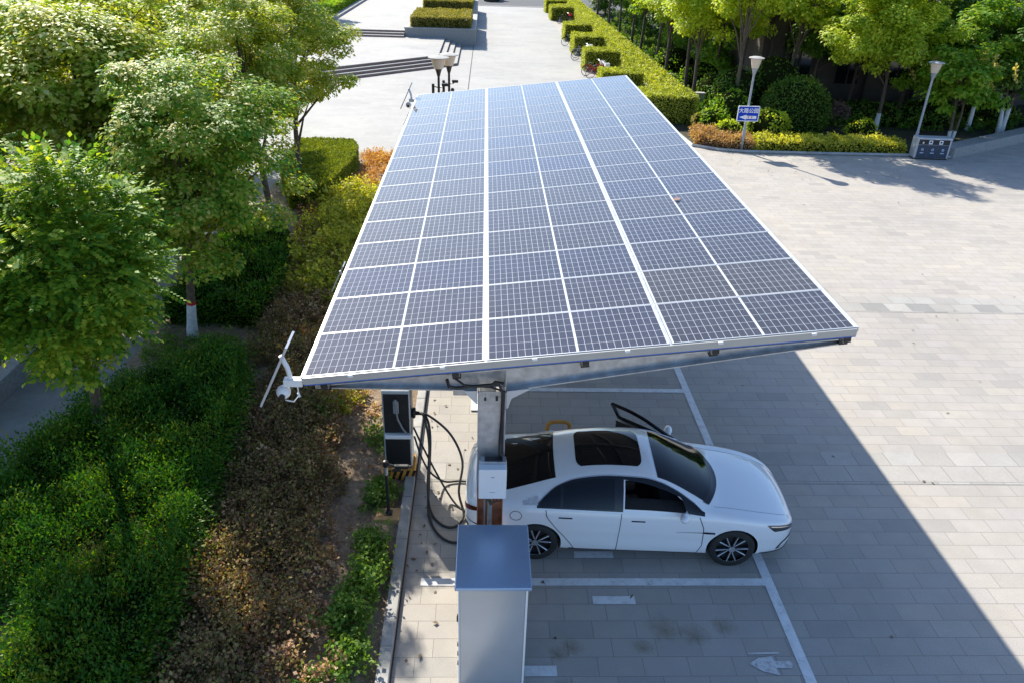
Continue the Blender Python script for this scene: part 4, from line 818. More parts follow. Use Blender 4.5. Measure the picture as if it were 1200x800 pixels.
# ---- sign
sg = thing('direction_sign', 'blue park direction sign with white arrow on the lamp post', 'sign', (11.32, 33.4, 1.31))
SH = 0.07
pl_ = [(-0.47, 0.03), (-0.44, 0.0), (0.44, 0.0), (0.47, 0.03), (0.47, 0.62), (0.44, 0.65), (-0.44, 0.65), (-0.47, 0.62)]
prism_xz(MBs := MB(), pl_, -0.015, 0.015); MBs.build('border', M_white, sg)
prism_xz(MBs := MB(), [(-0.435, 0.035), (0.435, 0.035), (0.435, 0.615), (-0.435, 0.615)], -0.019, -0.0152); MBs.build('plate', M_blue, sg)
prism_xz(MBs := MB(), [(-0.38, 0.175), (-0.07, 0.28), (-0.07, 0.235), (0.37, 0.235), (0.37, 0.105), (-0.07, 0.105), (-0.07, 0.07)], -0.022, -0.0192); MBs.build('arrow', M_white, sg)
MBs = MB()
for k, x in enumerate((-0.02, 0.12)): MBs.box(x, x + 0.09, -0.0235, -0.0222, 0.185, 0.205).box(x + 0.035, x + 0.055, -0.0237, -0.0236, 0.13, 0.215).box(x + 0.01, x + 0.08, -0.0235, -0.0222, 0.15, 0.165)
MBs.build('red_marks', M_red, sg)
MB().tube([(-0.02, 0.02, 0.5), (-0.02, 0.1, 0.5)], 0.06, 8).tube([(-0.02, 0.02, 0.15), (-0.02, 0.1, 0.15)], 0.06, 8).build('clamp', M_steel, sg)
def text_mesh(name, body, size, mat, parent, loc, rot):
    cu = bpy.data.curves.new(name, 'FONT'); cu.body = body; cu.size = size; cu.align_x = 'CENTER'; cu.align_y = 'CENTER'; cu.extrude = 0.001; cu.offset = 0.004
    tmp = bpy.data.objects.new(name + '_src', cu); COL.objects.link(tmp)
    dg = bpy.context.evaluated_depsgraph_get(); me = bpy.data.meshes.new_from_object(tmp.evaluated_get(dg))
    bpy.data.objects.remove(tmp); me.materials.clear(); me.materials.append(mat)
    ob = bpy.data.objects.new(name, me); COL.objects.link(ob); ob.parent = parent; ob.location = loc; ob.rotation_euler = rot; return ob
text_mesh('lettering', '\u5927\u8def\u516c\u56ed', 0.215, M_white, sg, (0, -0.0225, 0.44), (rad(90), 0, 0))

# ---- recycling bin
rb = thing('recycling_bin', 'three compartment recycling bin with dark blue doors beside the seat wall', 'bin', (19.45, 32.98, 0), rad(-4))
M_navy = simple('navy_door', (0.035, 0.05, 0.085), 0.4, 0, 0.1, 5)
MB().box(-0.74, 0.74, -0.26, 0.26, 0.05, 0.93).build('body', simple('bin_grey', (0.5, 0.5, 0.52), 0.4, 0.2, 0.06, 5), rb, bevel=0.03)
MB().box(-0.66, 0.66, -0.262, -0.2605, 0.64, 0.86).build('opening_panel', M_black, rb)
MB().box(-0.72, 0.72, -0.24, 0.24, 0, 0.0495).build('foot', M_black, rb)
for i in range(3):
    x = -0.655 + i * 0.44
    d = MB().box(x, x + 0.43, -0.275, -0.2605, 0.07, 0.63).build('door', M_navy, rb, bevel=0.006)
    MB().lathe([(0.06, -0.279), (0.06, -0.2755)], (x + 0.21, 0, 0.43), 6, 'Y').box(x + 0.13, x + 0.29, -0.2785, -0.2755, 0.27, 0.31).build('recycling_mark', simple('mark_blue', (0.45, 0.55, 0.7), 0.5), d)
    MB().lathe([(0.026, -0.2815), (0.026, -0.2792)], (x + 0.21, 0, 0.43), 6, 'Y').build('mark_centre', M_navy, d)
    if i: 
        MB().box(x - 0.02, x + 0.14, -0.2665, -0.2625, 0.66, 0.83).build('label', M_white, rb); MB().lathe([(0.04, -0.269), (0.04, -0.2668)], (x + 0.06, 0, 0.75), 10, 'Y').build('hole', M_black, rb)
MB().box(-0.5, -0.44, -0.2665, -0.2625, 0.68, 0.76).box(0.0, 0.2, -0.2665, -0.2625, 0.865, 0.9).build('label', M_white, rb)

# ---- utility box, parking lock
ub = thing('utility_box', 'small pale grey utility box behind the end of the long hedge', 'utility box', (11.7, 43.0, 0))
MB().box(-0.24, 0.24, -0.18, 0.18, 0, 0.7).build('body', simple('pale_grey', (0.5, 0.52, 0.53), 0.5, 0, 0.08, 6), ub, bevel=0.012); MB().box(-0.28, 0.28, -0.21, 0.21, 0.701, 0.75).build('lid', M_conc, ub); MB().box(-0.2, 0.2, -0.188, -0.1805, 0.05, 0.66).build('door', M_steel, ub)
pk = thing('parking_lock', 'orange and black folding parking lock in the bay beyond the white car', 'parking lock', (1.42, 11.62, 0))
MB().box(-0.22, 0.22, -0.15, 0.15, 0, 0.08).build('base', M_black, pk, bevel=0.01)
MB().tube(smooth_path([(-0.2, 0, 0.08), (-0.2, 0, 0.4), (-0.12, 0, 0.5), (0.12, 0, 0.5), (0.2, 0, 0.42), (0.2, 0, 0.08)], 5), 0.035, 8).build('arch', M_orange, pk, smooth=True)

# ---- bicycles
def bicycle(x, y, rz, label, frame_mat, basket=None, tilt=0.06):
    t = thing('bicycle', label, 'bicycle', (x, y, 0), rz, 'bicycles parked between the hedge blocks'); t.rotation_euler = (tilt, 0, rz)
    for wx in (-0.5, 0.5):
        ring = [(wx + 0.31 * math.cos(q), 0, 0.33 + 0.31 * math.sin(q)) for q in np.linspace(0, 2 * math.pi, 25)]
        wl_ = MB().tube(ring, 0.02, 6, cap=False).build('wheel', M_rubber, t, smooth=True)
        sp_ = MB().tube([(wx, -0.04, 0.33), (wx, 0.04, 0.33)], 0.02, 6)
        for q in np.linspace(0, math.pi, 8, endpoint=False): sp_.tube([(wx - 0.3 * math.cos(q), 0, 0.33 - 0.3 * math.sin(q)), (wx + 0.3 * math.cos(q), 0, 0.33 + 0.3 * math.sin(q))], 0.005, 3)
        sp_.build('spokes', M_alu, wl_)
        fd = [(wx + 0.35 * math.cos(q), 0, 0.33 + 0.35 * math.sin(q)) for q in np.linspace(0.2, 2.6, 10)]
        MB().tube(fd, 0.018, 5).build('mudguard', frame_mat, t)
    MB().tube([(-0.5, 0, 0.33), (-0.12, 0, 0.3), (-0.22, 0, 0.75), (-0.5, 0, 0.33)], 0.018, 6).tube([(-0.12, 0, 0.3), (0.3, 0, 0.6), (0.36, 0, 0.82)], 0.022, 6).tube([(-0.2, 0, 0.62), (0.33, 0, 0.72)], 0.02, 6).tube([(0.5, 0, 0.33), (0.36, 0, 0.82), (0.33, 0, 0.95)], 0.02, 6).build('frame', frame_mat, t)
    MB().tube([(0.24, -0.28, 0.98), (0.34, -0.2, 1.0), (0.33, 0, 0.95), (0.34, 0.2, 1.0), (0.24, 0.28, 0.98)], 0.014, 6).build('handlebar', M_alu, t)
    MB().add([(-0.36, -0.09, 0.82), (-0.36, 0.09, 0.82), (-0.1, 0.03, 0.84), (-0.1, -0.03, 0.84), (-0.34, -0.08, 0.77), (-0.34, 0.08, 0.77), (-0.1, 0.02, 0.8), (-0.1, -0.02, 0.8)], [(0, 1, 2, 3), (7, 6, 5, 4), (0, 4, 5, 1), (1, 5, 6, 2), (2, 6, 7, 3), (3, 7, 4, 0)]).tube([(-0.22, 0, 0.75), (-0.24, 0, 0.8)], 0.015, 6).build('saddle', M_black, t)
    if basket: MB().box(0.42, 0.7, -0.16, 0.16, 0.72, 0.735).box(0.42, 0.435, -0.16, 0.16, 0.736, 0.95).box(0.685, 0.7, -0.16, 0.16, 0.736, 0.95).box(0.4355, 0.6845, -0.16, -0.145, 0.736, 0.95).box(0.4355, 0.6845, 0.145, 0.16, 0.736, 0.95).build('basket', basket, t)
    return t
bicycle(7.15, 51.0, rad(12), 'reddish bicycle in front of the second hedge block, nearer of the pair', M_red, M_white)
bicycle(7.0, 52.0, rad(10), 'reddish bicycle behind its twin at the second hedge block', M_red, M_alu)
bicycle(6.95, 58.4, rad(6), 'dark bicycle at the front of the third hedge block', M_black, M_alu)
bicycle(6.9, 66.0, rad(4), 'dark bicycle poking out before the fourth hedge block', M_black)
bicycle(7.8, 82.2, rad(10), 'dark bicycle with a red basket before the far hedge block', M_black, M_red)
bicycle(7.1, 59.6, rad(8), 'bicycle mostly hidden behind the second hedge block', M_steel, M_white)
bicycle(8.6, 43.6, rad(12), 'pale bicycle behind the canopy corner next to the nearest hedge block', M_white, M_white)
bicycle(7.6, 91.0, rad(8), 'bicycle at the farthest hedge block near the road', M_black, M_steel)

# ================================================================== CARS
def pch(xs, ys):
    xs = np.array(xs, float); ys = np.array(ys, float); h = np.diff(xs); d = np.diff(ys) / h; mm = np.zeros(len(xs))
    for i in range(1, len(xs) - 1):
        if d[i - 1] * d[i] > 0: w1, w2 = 2 * h[i] + h[i - 1], h[i] + 2 * h[i - 1]; mm[i] = (w1 + w2) / (w1 / d[i - 1] + w2 / d[i])
    mm[0], mm[-1] = d[0], d[-1]
    def fn(x):
        x = np.clip(x, xs[0], xs[-1]); i = np.clip(np.searchsorted(xs, x) - 1, 0, len(h) - 1); t = (x - xs[i]) / h[i]
        return (2 * t**3 - 3 * t**2 + 1) * ys[i] + (t**3 - 2 * t**2 + t) * h[i] * mm[i] + (-2 * t**3 + 3 * t**2) * ys[i + 1] + (t**3 - t**2) * h[i] * mm[i + 1]
    return fn
XR, XF = -1.07, 3.91
fW = pch([-1.07, -1.06, -1.03, -0.95, -0.8, -0.5, 0.0, 0.8, 2.0, 2.9, 3.25, 3.5, 3.68, 3.80, 3.87, 3.90, 3.91], [0.42, 0.56, 0.68, 0.79, 0.875, 0.93, 0.953, 0.955, 0.95, 0.948, 0.93, 0.885, 0.815, 0.71, 0.58, 0.45, 0.36])
fzc = pch([-1.07, -1.05, -1.0, -0.9, -0.7, -0.5, -0.2, 0.1, 0.5, 0.9, 1.3, 1.65, 1.9, 2.2, 2.5, 2.72, 2.85, 3.1, 3.4, 3.62, 3.78, 3.87, 3.91], [0.88, 0.95, 1.02, 1.06, 1.10, 1.15, 1.255, 1.345, 1.435, 1.482, 1.492, 1.465, 1.40, 1.27, 1.125, 1.02, 0.995, 0.955, 0.895, 0.83, 0.755, 0.68, 0.6])
fzb = pch([-1.07, -1.0, -0.8, -0.4, 0.3, 1.2, 2.3, 2.8, 3.2, 3.5, 3.72, 3.85, 3.91], [0.80, 0.89, 0.955, 0.985, 0.975, 0.955, 0.935, 0.905, 0.85, 0.79, 0.72, 0.64, 0.57])
fyr_ = pch([-0.75, -0.3, 0.3, 0.9, 1.5, 1.9, 2.2, 2.55, 2.8], [0.70, 0.66, 0.61, 0.59, 0.60, 0.635, 0.68, 0.745, 0.78])
fzr_ = pch([-0.75, -0.45, -0.1, 0.3, 0.7, 1.1, 1.5, 1.8, 2.05, 2.3, 2.55, 2.75], [1.03, 1.075, 1.17, 1.29, 1.37, 1.405, 1.395, 1.34, 1.24, 1.11, 0.985, 0.945])
fzbot = pch([-1.07, -0.95, -0.5, 0.5, 2.5, 3.4, 3.8, 3.91], [0.42, 0.34, 0.24, 0.2, 0.19, 0.2, 0.22, 0.27])
fside = pch([0, 0.06, 0.2, 0.4, 0.58, 0.74, 0.87, 0.95, 1.0], [0.90, 0.95, 0.975, 0.985, 1.0, 1.0, 0.992, 0.975, 0.955])
def sstep(a, b, x): t = np.clip((x - a) / (b - a), 0, 1); return t * t * (3 - 2 * t)
def rail(x):
    yb = fW(x) * 0.955; zb, zc = fzb(x), fzc(x)
    yh = 0.8 * yb; zh = zc - (zc - zb) * 0.8 ** 2.4
    k = sstep(-0.85, -0.55, x) * (1 - sstep(2.5, 2.8, x))
    return yh * (1 - k) + fyr_(x) * k, zh * (1 - k) + fzr_(x) * k
def S_side(x, h, s=-1):
    x, h = np.broadcast_arrays(np.asarray(x, float), np.asarray(h, float)); z0, z1 = fzbot(x), fzb(x)
    return np.stack([x, s * fW(x) * fside(h), z0 + (z1 - z0) * h], -1)
def S_gh(x, g, s=-1):
    x, g = np.broadcast_arrays(np.asarray(x, float), np.asarray(g, float)); yb, zb = fW(x) * 0.955, fzb(x); yr, zr = rail(x)
    bl = 0.03 * np.sin(np.pi * g)
    return np.stack([x, s * (yb + (yr - yb) * g + bl), zb + (zr - zb) * g + bl * 0.4], -1)
def S_top(x, q):
    x, q = np.broadcast_arrays(np.asarray(x, float), np.asarray(q, float)); yr, zr = rail(x); zc = fzc(x)
    return np.stack([x, q * yr, zc - (zc - zr) * np.abs(q) ** 2.3], -1)
def patch(grid, off=0.004):
    G = np.asarray(grid, float); du = np.gradient(G, axis=0); dv = np.gradient(G, axis=1); n = np.cross(du, dv); n /= np.linalg.norm(n, axis=2, keepdims=True) + 1e-9
    c = G - np.array([1.4, 0, 0.55]); c[..., 0] *= 0.25; sg = np.sign((n * c).sum(2).mean()); G = G + n * sg * off
    a, b = G.shape[:2]; vs = [tuple(p) for p in G.reshape(-1, 3)]
    return vs, [(i * b + j, i * b + j + 1, (i + 1) * b + j + 1, (i + 1) * b + j) for i in range(a - 1) for j in range(b - 1)]
def gpatch(S, xs, lo, hi, nv=10, off=0.004, s=-1):
    xs = np.asarray(xs, float); lo = np.asarray(lo, float) * np.ones_like(xs); hi = np.asarray(hi, float) * np.ones_like(xs)
    t = np.linspace(0, 1, nv); v = lo[:, None] + (hi - lo)[:, None] * t[None]
    return patch(S(xs[:, None] * np.ones_like(v), v, s) if S is not S_top else S_top(xs[:, None] * np.ones_like(v), v), off)

M_car = simple('white_car_paint', (0.83, 0.84, 0.86), 0.3, 0.0, 0.01, 2, coat=1.0)
M_cglass = simple('tinted_glass', (0.004, 0.005, 0.007), 0.02, 0, 0.05, 3, spec=0.35)
M_trim = simple('gloss_black_trim', (0.006, 0.006, 0.007), 0.15, 0, 0.1, 5)
M_int = simple('dark_interior', (0.05, 0.046, 0.043), 0.8, 0, 0.2, 6)
M_brown = simple('brown_leather', (0.36, 0.24, 0.17), 0.6, 0, 0.1, 8)
M_silver = simple('machined_alloy', (0.72, 0.72, 0.74), 0.25, 0.7, 0.05, 8)
M_seam = simple('panel_gap', (0.03, 0.03, 0.035), 0.8)
M_head = simple('headlamp_glass', (0.05, 0.055, 0.06), 0.08, 0.2, 0.3, 12, coat=1.0)
M_tail = simple('dark_red_lens', (0.09, 0.006, 0.008), 0.1, 0, 0.1, 5, coat=1.0)

def make_car(label):
    car = thing('parked_car', label, 'car')
    # body shell
    xs = np.concatenate([XR + 0.06 * np.linspace(0, 1, 6) ** 1.6, np.linspace(-1.0, 3.7, 96), 3.72 + 0.19 * (1 - (1 - np.linspace(0, 1, 14)) ** 1.8)])
    hs = np.array([0, 0.03, 0.06, 0.12, 0.2, 0.3, 0.4, 0.5, 0.58, 0.66, 0.74, 0.81, 0.87, 0.92, 0.96]); gs = np.linspace(0, 1, 10)[:-1]; qs = np.linspace(1, 0, 12)
    V = []; F = []; half = []
    for x in xs:
        b0 = np.array([[x, 0, fzbot(x)], [x, -0.45 * fW(x), fzbot(x)]])
        half.append(np.concatenate([b0, S_side(x, hs), S_gh(x, gs), S_top(x, -qs)]))
    K = len(half[0]); L = 2 * K - 2
    for hsec in half:
        mir = hsec[1:-1][::-1] * np.array([1, -1, 1]); V += [tuple(p) for p in np.concatenate([hsec, mir])]
    for i in range(len(xs) - 1):
        for j in range(L): F.append((i * L + j, i * L + (j + 1) % L, (i + 1) * L + (j + 1) % L, (i + 1) * L + j))
    F.append(tuple(range(L))); F.append(tuple((len(xs) - 1) * L + j for j in range(L))[::-1])
    mb = MB(); mb.v = V; mb.f = F; mb.mi = [0] * len(F)
    body = mb.build('body', [M_car, M_trim, M_int], car, smooth=True)
    cutters = []
    for ax in (0.0, 2.92):
        for sg in (-1, 1):
            c = MB().lathe([(0.385, -0.25), (0.385, 0.25)], (ax, sg * 0.93, 0.345), 40, 'Y').build('cutter', [M_car, M_trim, M_int]); c.data.polygons.foreach_set('material_index', [1] * len(c.data.polygons)); cutters.append(c)
    wx = np.linspace(1.27, 2.17, 12)
    up = S_gh(wx, np.interp(wx, [1.2, 1.7, 2.0, 2.2], [0.86, 0.84, 0.76, 0.5])); lo = S_gh(wx, 0.1 * np.ones_like(wx))
    poly = [(p[0], p[2]) for p in lo] + [(p[0], p[2]) for p in up[::-1]]
    for sh in (0, 1):
        if sh == 0: c = prism_xz(MB(), poly, -1.2, -0.3).build('cutter', [M_car, M_trim, M_int])
        else: c = MB().box(0.95, 2.12, -0.62, 0.62, 0.5, 1.22).build('cutter', [M_car, M_trim, M_int])
        c.data.polygons.foreach_set('material_index', [2] * len(c.data.polygons)); cutters.append(c)
    for c in cutters:
        md = body.modifiers.new('cut', 'BOOLEAN'); md.operation = 'DIFFERENCE'; md.solver = 'EXACT'; md.object = c
    dg = bpy.context.evaluated_depsgraph_get(); me = bpy.data.meshes.new_from_object(body.evaluated_get(dg)); body.modifiers.clear(); body.data = me
    for c in cutters: bpy.data.objects.remove(c)
    try: me.set_sharp_from_angle(angle=rad(35))
    except Exception: pass
    body.name = 'body'
    def P(name, vf, mat, parent=car, smooth=True):
        return MB().add(*vf).build(name, mat, parent, smooth=smooth)
    # glass
    q = np.linspace(-0.95, 0.95, 27)
    def topglass(x0f, x1f, n=14, qq=q, off=0.004):
        t = np.linspace(0, 1, n); X = x0f(qq)[:, None] + (x1f(qq) - x0f(qq))[:, None] * t[None]
        return patch(S_top(X, qq[:, None] * np.ones_like(X)), off)
    P('windscreen', topglass(lambda k: 1.72 + 0.03 * k**2, lambda k: 2.70 - 0.24 * k**2), M_cglass)
    P('cowl', topglass(lambda k: 2.66 - 0.24 * k**2, lambda k: 2.76 - 0.25 * k**2, 5, np.linspace(-0.98, 0.98, 27), 0.007), M_trim)
    P('rear_window', topglass(lambda k: -0.62 + 0.16 * k**2, lambda k: 0.24 + 0.03 * k**2), M_cglass)
    P('sunroof', topglass(lambda k: 0.56 + 0.06 * np.abs(k / 0.72)**8, lambda k: 1.54 - 0.06 * np.abs(k / 0.72)**8, 12, np.linspace(-0.74, 0.74, 23)), M_cglass)
    gu = pch([-0.0, 0.1, 0.28, 0.55, 1.0, 1.6, 2.0, 2.3, 2.42], [0.12, 0.42, 0.72, 0.85, 0.88, 0.88, 0.82, 0.62, 0.3])
    for s in (-1, 1):
        tr = lambda a, b, n: np.linspace(a, b, n)
        x = tr(-0.0, 2.44, 60)
        if s == 1: P('window_surround', gpatch(S_gh, x, 0.02, np.minimum(gu(x) + 0.07, 0.97), 10, 0.003, s), M_trim)
        else:
            a = tr(-0.0, 1.25, 36); P('window_surround', gpatch(S_gh, a, 0.02, np.minimum(gu(a) + 0.07, 0.97), 10, 0.003, s), M_trim)
            a = tr(1.25, 2.44, 30); P('window_surround', gpatch(S_gh, a, np.interp(a, [1.25, 2.1, 2.19, 2.44], [0.87, 0.7, 0.1, 0.02]), np.minimum(gu(a) + 0.07, 0.97), 6, 0.003, s), M_trim)
        P('window', gpatch(S_gh, tr(0.05, 0.34, 10), 0.07, gu(tr(0.05, 0.34, 10)), 8, 0.006, s), M_cglass); x = tr(0.38, 1.12, 20); P('window', gpatch(S_gh, x, 0.07, gu(x), 8, 0.006, s), M_cglass)
        if s == 1: x = tr(1.24, 2.2, 20); P('window', gpatch(S_gh, x, 0.07, gu(x), 8, 0.006, s), M_cglass)
        # chrome-white strip over the side windows
        x = tr(-0.16, 2.3, 50); pts = S_gh(x, np.minimum(gu(x) + 0.09, 0.985), s); pts[:, 1] += s * 0.006; pts[:, 2] += 0.004
        MB().tube(pts, 0.007, 5).build('roof_trim', M_silver, car, smooth=True)
        # side sill
        x = tr(0.36, 2.56, 40); P('sill', gpatch(S_side, x, 0.0, 0.05, 4, 0.006, s), M_trim)
    # doors on the near side
    x = tr(0.46, 1.19, 22)
    def dhi(x): return np.full_like(x, 0.985)
    t = np.linspace(0, 1, 26); hh = 0.07 + 0.91 * t
    def xl(h): return np.interp(h, [0.07, 0.25, 0.6, 0.85, 1.0], [0.58, 0.5, 0.29, 0.15, 0.13])
    def doorgrid(x0, x1, n): return S_side(x0(hh)[:, None] * (1 - np.linspace(0, 1, n)) + x1(hh)[:, None] * np.linspace(0, 1, n), hh[:, None] * np.ones(n))
    mid = lambda h: 1.20 + 0.03 * h; fr = lambda h: np.interp(h, [0.07, 0.3, 0.75, 1.0], [2.40, 2.46, 2.44, 2.36])
    d1 = P('door', patch(doorgrid(lambda h: xl(h) + 0.006, lambda h: mid(h) - 0.005, 24), 0.004), M_car); d2 = P('door', patch(doorgrid(lambda h: mid(h) + 0.005, lambda h: fr(h) - 0.006, 32), 0.004), M_car)
    def line(xy, parent, name='panel_gap', r=0.0065, mat=M_seam):
        pts = [tuple(p) for p in xy]; return MB().tube(pts, r, 5).build(name, mat, parent)
    def off(p, k=0.002): p = np.array(p); p[:, 1] -= k; return p
    line(off(S_side(xl(hh), hh)), car); line(off(S_side(mid(hh), hh)), car); line(off(S_side(fr(hh), hh)), car); hx = np.linspace(0.5, 2.4, 30); line(off(S_side(hx, 0.07)), car)
    for d, xa in ((d1, 0.32), (d2, 1.38)):
        x = tr(xa, xa + 0.2, 6); P('handle', gpatch(S_side, x, 0.835, 0.862, 3, 0.008), M_trim, d)
    x = tr(2.05, 2.62, 14); P('side_vent', gpatch(S_side, x, 0.63, np.interp(x, [2.05, 2.4, 2.62], [0.637, 0.652, 0.66]), 3, 0.009), M_silver); x = tr(2.44, 2.62, 6); P('side_vent', gpatch(S_side, x, 0.625, 0.665, 3, 0.011), M_trim)
    # fins behind the rear quarter window
    for k in range(3): x = tr(-0.2 + k * 0.078, -0.14 + k * 0.078, 3); P('fin', gpatch(S_gh, x, 0.15, 0.4 + 0.07 * k, 5, 0.012), simple('soft_fin', (0.5, 0.51, 0.54), 0.3, coat=0.5))
    # charge flap
    qq = np.linspace(0, 2 * np.pi, 25); line(off(S_side(-0.30 + 0.085 * np.cos(qq), 0.83 + 0.1 * np.sin(qq)), 0.001), car, 'charge_flap', 0.0045)
    # lamps, bumper details
    for s in (-1, 1):
        x = tr(3.38, 3.82, 18); P('headlight', gpatch(S_side, x, np.interp(x, [3.38, 3.5, 3.82], [0.94, 0.80, 0.86]), np.interp(x, [3.38, 3.82], [0.955, 0.99]), 6, 0.005, s), M_head)
        x = tr(3.44, 3.84, 12); P('light_strip', gpatch(S_side, x, np.interp(x, [3.44, 3.84], [0.915, 0.94]), np.interp(x, [3.44, 3.84], [0.935, 0.955]), 3, 0.008, s), M_silver)
        x = tr(3.60, 3.87, 12); P('air_curtain', gpatch(S_side, x, np.interp(x, [3.60, 3.87], [0.16, 0.3]), np.interp(x, [3.60, 3.68, 3.87], [0.2, 0.4, 0.68]), 6, 0.005, s), M_trim)
        x = tr(3.645, 3.85, 10); P('air_blade', gpatch(S_side, x, np.interp(x, [3.645, 3.85], [0.215, 0.36]), np.interp(x, [3.645, 3.7, 3.85], [0.24, 0.38, 0.59]), 5, 0.009, s), M_car)
        x = tr(3.36, 3.9, 16); P('front_lip', gpatch(S_side, x, 0.0, 0.10, 4, 0.008, s), M_trim)
        x = tr(-1.06, -0.72, 14); P('tail_light', gpatch(S_side, x, np.interp(x, [-1.06, -0.72], [0.78, 0.9]), np.interp(x, [-1.06, -0.72], [0.95, 0.93]), 5, 0.006, s), M_tail)
        x = tr(-1.05, -0.55, 14); P('rear_valance', gpatch(S_side, x, 0.0, 0.22, 4, 0.006, s), M_trim); P('rear_crease', gpatch(S_side, tr(-1.05, -0.62, 12), 0.42, 0.45, 3, 0.006, s), M_trim)
    # bonnet lines
    for s in (-1, 1):
        bx = np.linspace(2.6, 3.72, 24); line(S_top(bx, s * 0.985) + np.array([0, 0, 0.0015]), car, 'bonnet_gap', 0.0025, simple('soft_gap', (0.25, 0.25, 0.27), 0.7))
    # wheels
    for ax in (0.0, 2.92):
        for s in (-1, 1):
            w_ = MB().lathe([(0.24, -0.115), (0.31, -0.122), (0.335, -0.105), (0.346, -0.07), (0.346, 0.07), (0.335, 0.105), (0.31, 0.122), (0.24, 0.115)], (ax, s * 0.815, 0.346), 48, 'Y', cap=False).build('wheel', M_rubber, car, smooth=True)
            yo = s * 0.815 + s * 0.108
            MB().lathe([(0.255, min(yo - s * 0.05, yo - s * 0.06)), (0.255, max(yo - s * 0.05, yo - s * 0.06))], (ax, 0, 0.346), 40, 'Y').build('rim', M_black, w_)
            rr = MB(); rr.tube([(ax + 0.247 * math.cos(a), yo, 0.346 + 0.247 * math.sin(a)) for a in np.linspace(0, 2 * math.pi, 41)], 0.008, 5, cap=False)
            for k in range(5):
                a0 = math.pi / 2 + k * 2 * math.pi / 5 + 0.25 * ax
                for da in (-0.27, 0.27):
                    a1 = a0 + da; rr.tube([(ax + 0.05 * math.cos(a0 + da * 0.5), yo - s * 0.015, 0.346 + 0.05 * math.sin(a0 + da * 0.5)), (ax + 0.24 * math.cos(a1), yo, 0.346 + 0.24 * math.sin(a1))], [0.012, 0.009], 5)
            rr.build('spokes', M_silver, w_); MB().lathe([(0.05, min(yo, yo + s * 0.012)), (0.05, max(yo, yo + s * 0.012))], (ax, 0, 0.346), 16, 'Y').build('hub_cap', M_steel, w_)
            bs = MB()
            for k in range(5):
                a0 = math.pi / 2 + k * 2 * math.pi / 5 + 0.25 * ax
                for da in (-0.27, 0.27):
                    a1 = a0 + da; bs.tube([(ax + 0.05 * math.cos(a0), yo - s * 0.03, 0.346 + 0.05 * math.sin(a0)), (ax + 0.245 * math.cos(a1), yo - s * 0.02, 0.346 + 0.245 * math.sin(a1))], [0.028, 0.022], 6)
            bs.build('inner_spokes', M_black, w_)
    # mirrors
    def mirror(parent, s, M=None):
        pr = []
        for u in np.linspace(-1, 1, 11): pr.append((max(0.004, math.sqrt(max(0, 1 - u * u))), u))
        vs = []; k = 14; fs = []
        for r, u in pr:
            for j in range(k):
                a = 2 * math.pi * j / k; vs.append((2.12 + r * 0.075 * math.cos(a) - 0.03 * u, s * (1.03 + 0.115 * u), 1.0 + r * 0.065 * math.sin(a) + 0.015 * u))
        for i in range(10):
            for j in range(k): fs.append((i * k + j, i * k + (j + 1) % k, (i + 1) * k + (j + 1) % k, (i + 1) * k + j))
        ob = MB().add([M @ Vector(v) if M else v for v in vs], fs).build('mirror', M_car, parent, smooth=True)
        st = [Vector((2.2, s * 0.87, 0.95)), Vector((2.15, s * 0.95, 0.965)), Vector((2.12, s * 1.0, 0.97))]
        MB().tube([M @ v if M else v for v in st], 0.024, 6).build('mirror_stalk', M_trim, ob)
    mirror(car, -1)
    # far front door standing open
    hinge = Vector((2.34, 0.93, 0)); Mx = Matrix.Translation(hinge) @ Matrix.Rotation(rad(-36), 4, 'Z') @ Matrix.Translation(-hinge)
    def mv(vf): return [tuple(Mx @ Vector(v)) for v in vf[0]], vf[1]
    h2 = hh; dg_ = doorgrid(lambda h: mid(h) + 0.005, lambda h: fr(h) - 0.006, 24); dg_[..., 1] *= -1
    dn = P('open_door', mv(patch(dg_, 0.003)), M_car); dn['label'] = 'door on the far side standing open'
    ig = dg_.copy(); ig[..., 1] -= 0.09; P('inner_trim', mv(patch(ig, 0.0)), M_int, dn)
    MB().add(*mv(patch(ig[12:20, 3:20] - np.array([0, 0.02, 0]), 0.0))).build('armrest', M_brown, dn)
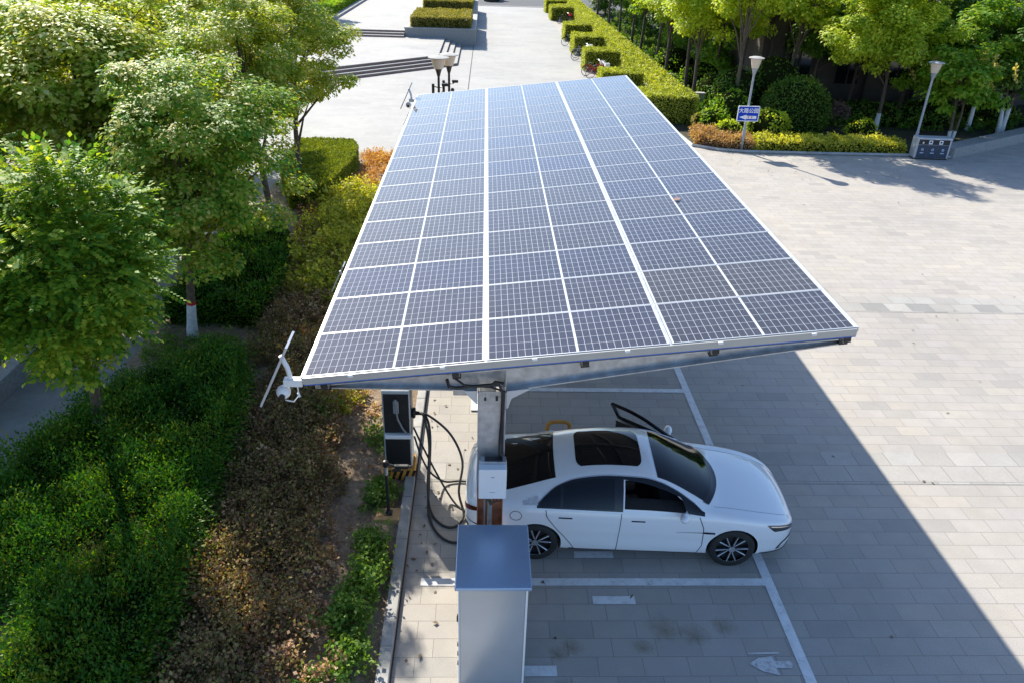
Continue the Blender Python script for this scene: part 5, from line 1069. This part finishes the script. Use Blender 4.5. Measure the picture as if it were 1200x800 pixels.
    ex = np.linspace(1.25, 2.3, 20); loop = np.concatenate([S_gh(ex, gu(ex) + 0.06, 1), S_gh(ex[::-1], 0.02 + 0 * ex, 1)]); loop = np.concatenate([loop, loop[:1]])
    MB().tube([Mx @ Vector(p) for p in loop], 0.032, 6).build('window_frame', M_trim, dn, smooth=True)
    mirror(dn, 1, Mx)
    dk = dg_.copy(); P('doorway_dark_patch', patch(dk, 0.004), M_int)  # dark patch on the solid body paints the gloom of the open doorway
    # cabin
    for s in (-0.36, 0.36):
        st = MB().box(1.02, 1.16, s - 0.24, s + 0.24, 0.55, 1.0).build('seat', M_brown, car, bevel=0.05)
        MB().box(1.0, 1.1, s - 0.13, s + 0.13, 1.02, 1.19).build('headrest', M_brown, st, bevel=0.04); MB().box(1.16, 1.6, s - 0.24, s + 0.24, 0.52, 0.68).build('cushion', M_brown, st, bevel=0.04)
    ring = []
    for a in np.linspace(0, 2 * math.pi, 25): ring.append((1.68 + 0.07 * math.sin(a), -0.30 + 0.6 + 0.17 * math.cos(a) - 0.0, 0.95 + 0.16 * math.sin(a)))
    MB().tube(ring, 0.016, 6, cap=False).build('steering_wheel', M_silver, car, smooth=True); MB().box(1.85, 2.11, -0.6, 0.6, 0.6, 0.93).build('dashboard', M_int, car, bevel=0.04)
    return car
car = make_car('white fastback car charging under the solar roof with its far door open')
car.location = (0.872, 9.60, 0.0); car.rotation_euler = (0, 0, rad(-2.6)); car.scale = (1.01, 1.01, 1.01)
c2 = dup(car); c2.location = (0.75, 108.2, 0); c2.rotation_euler = (0, 0, rad(-92)); c2['label'] = 'dark blue car standing on the road at the top of the picture'
M_blu = simple('dark_blue_paint', (0.03, 0.06, 0.13), 0.3, 0, 0.02, 2, coat=1.0)
def repaint(o):
    for ch in o.children:
        if ch.type == 'MESH':
            for sl in ch.material_slots:
                if sl.material == M_car: sl.link = 'OBJECT'; sl.material = M_blu
        repaint(ch)
for sl_o in list(c2.children):
    if sl_o.get('label'): bpy.data.objects.remove(sl_o) if not sl_o.children else None
repaint(c2)
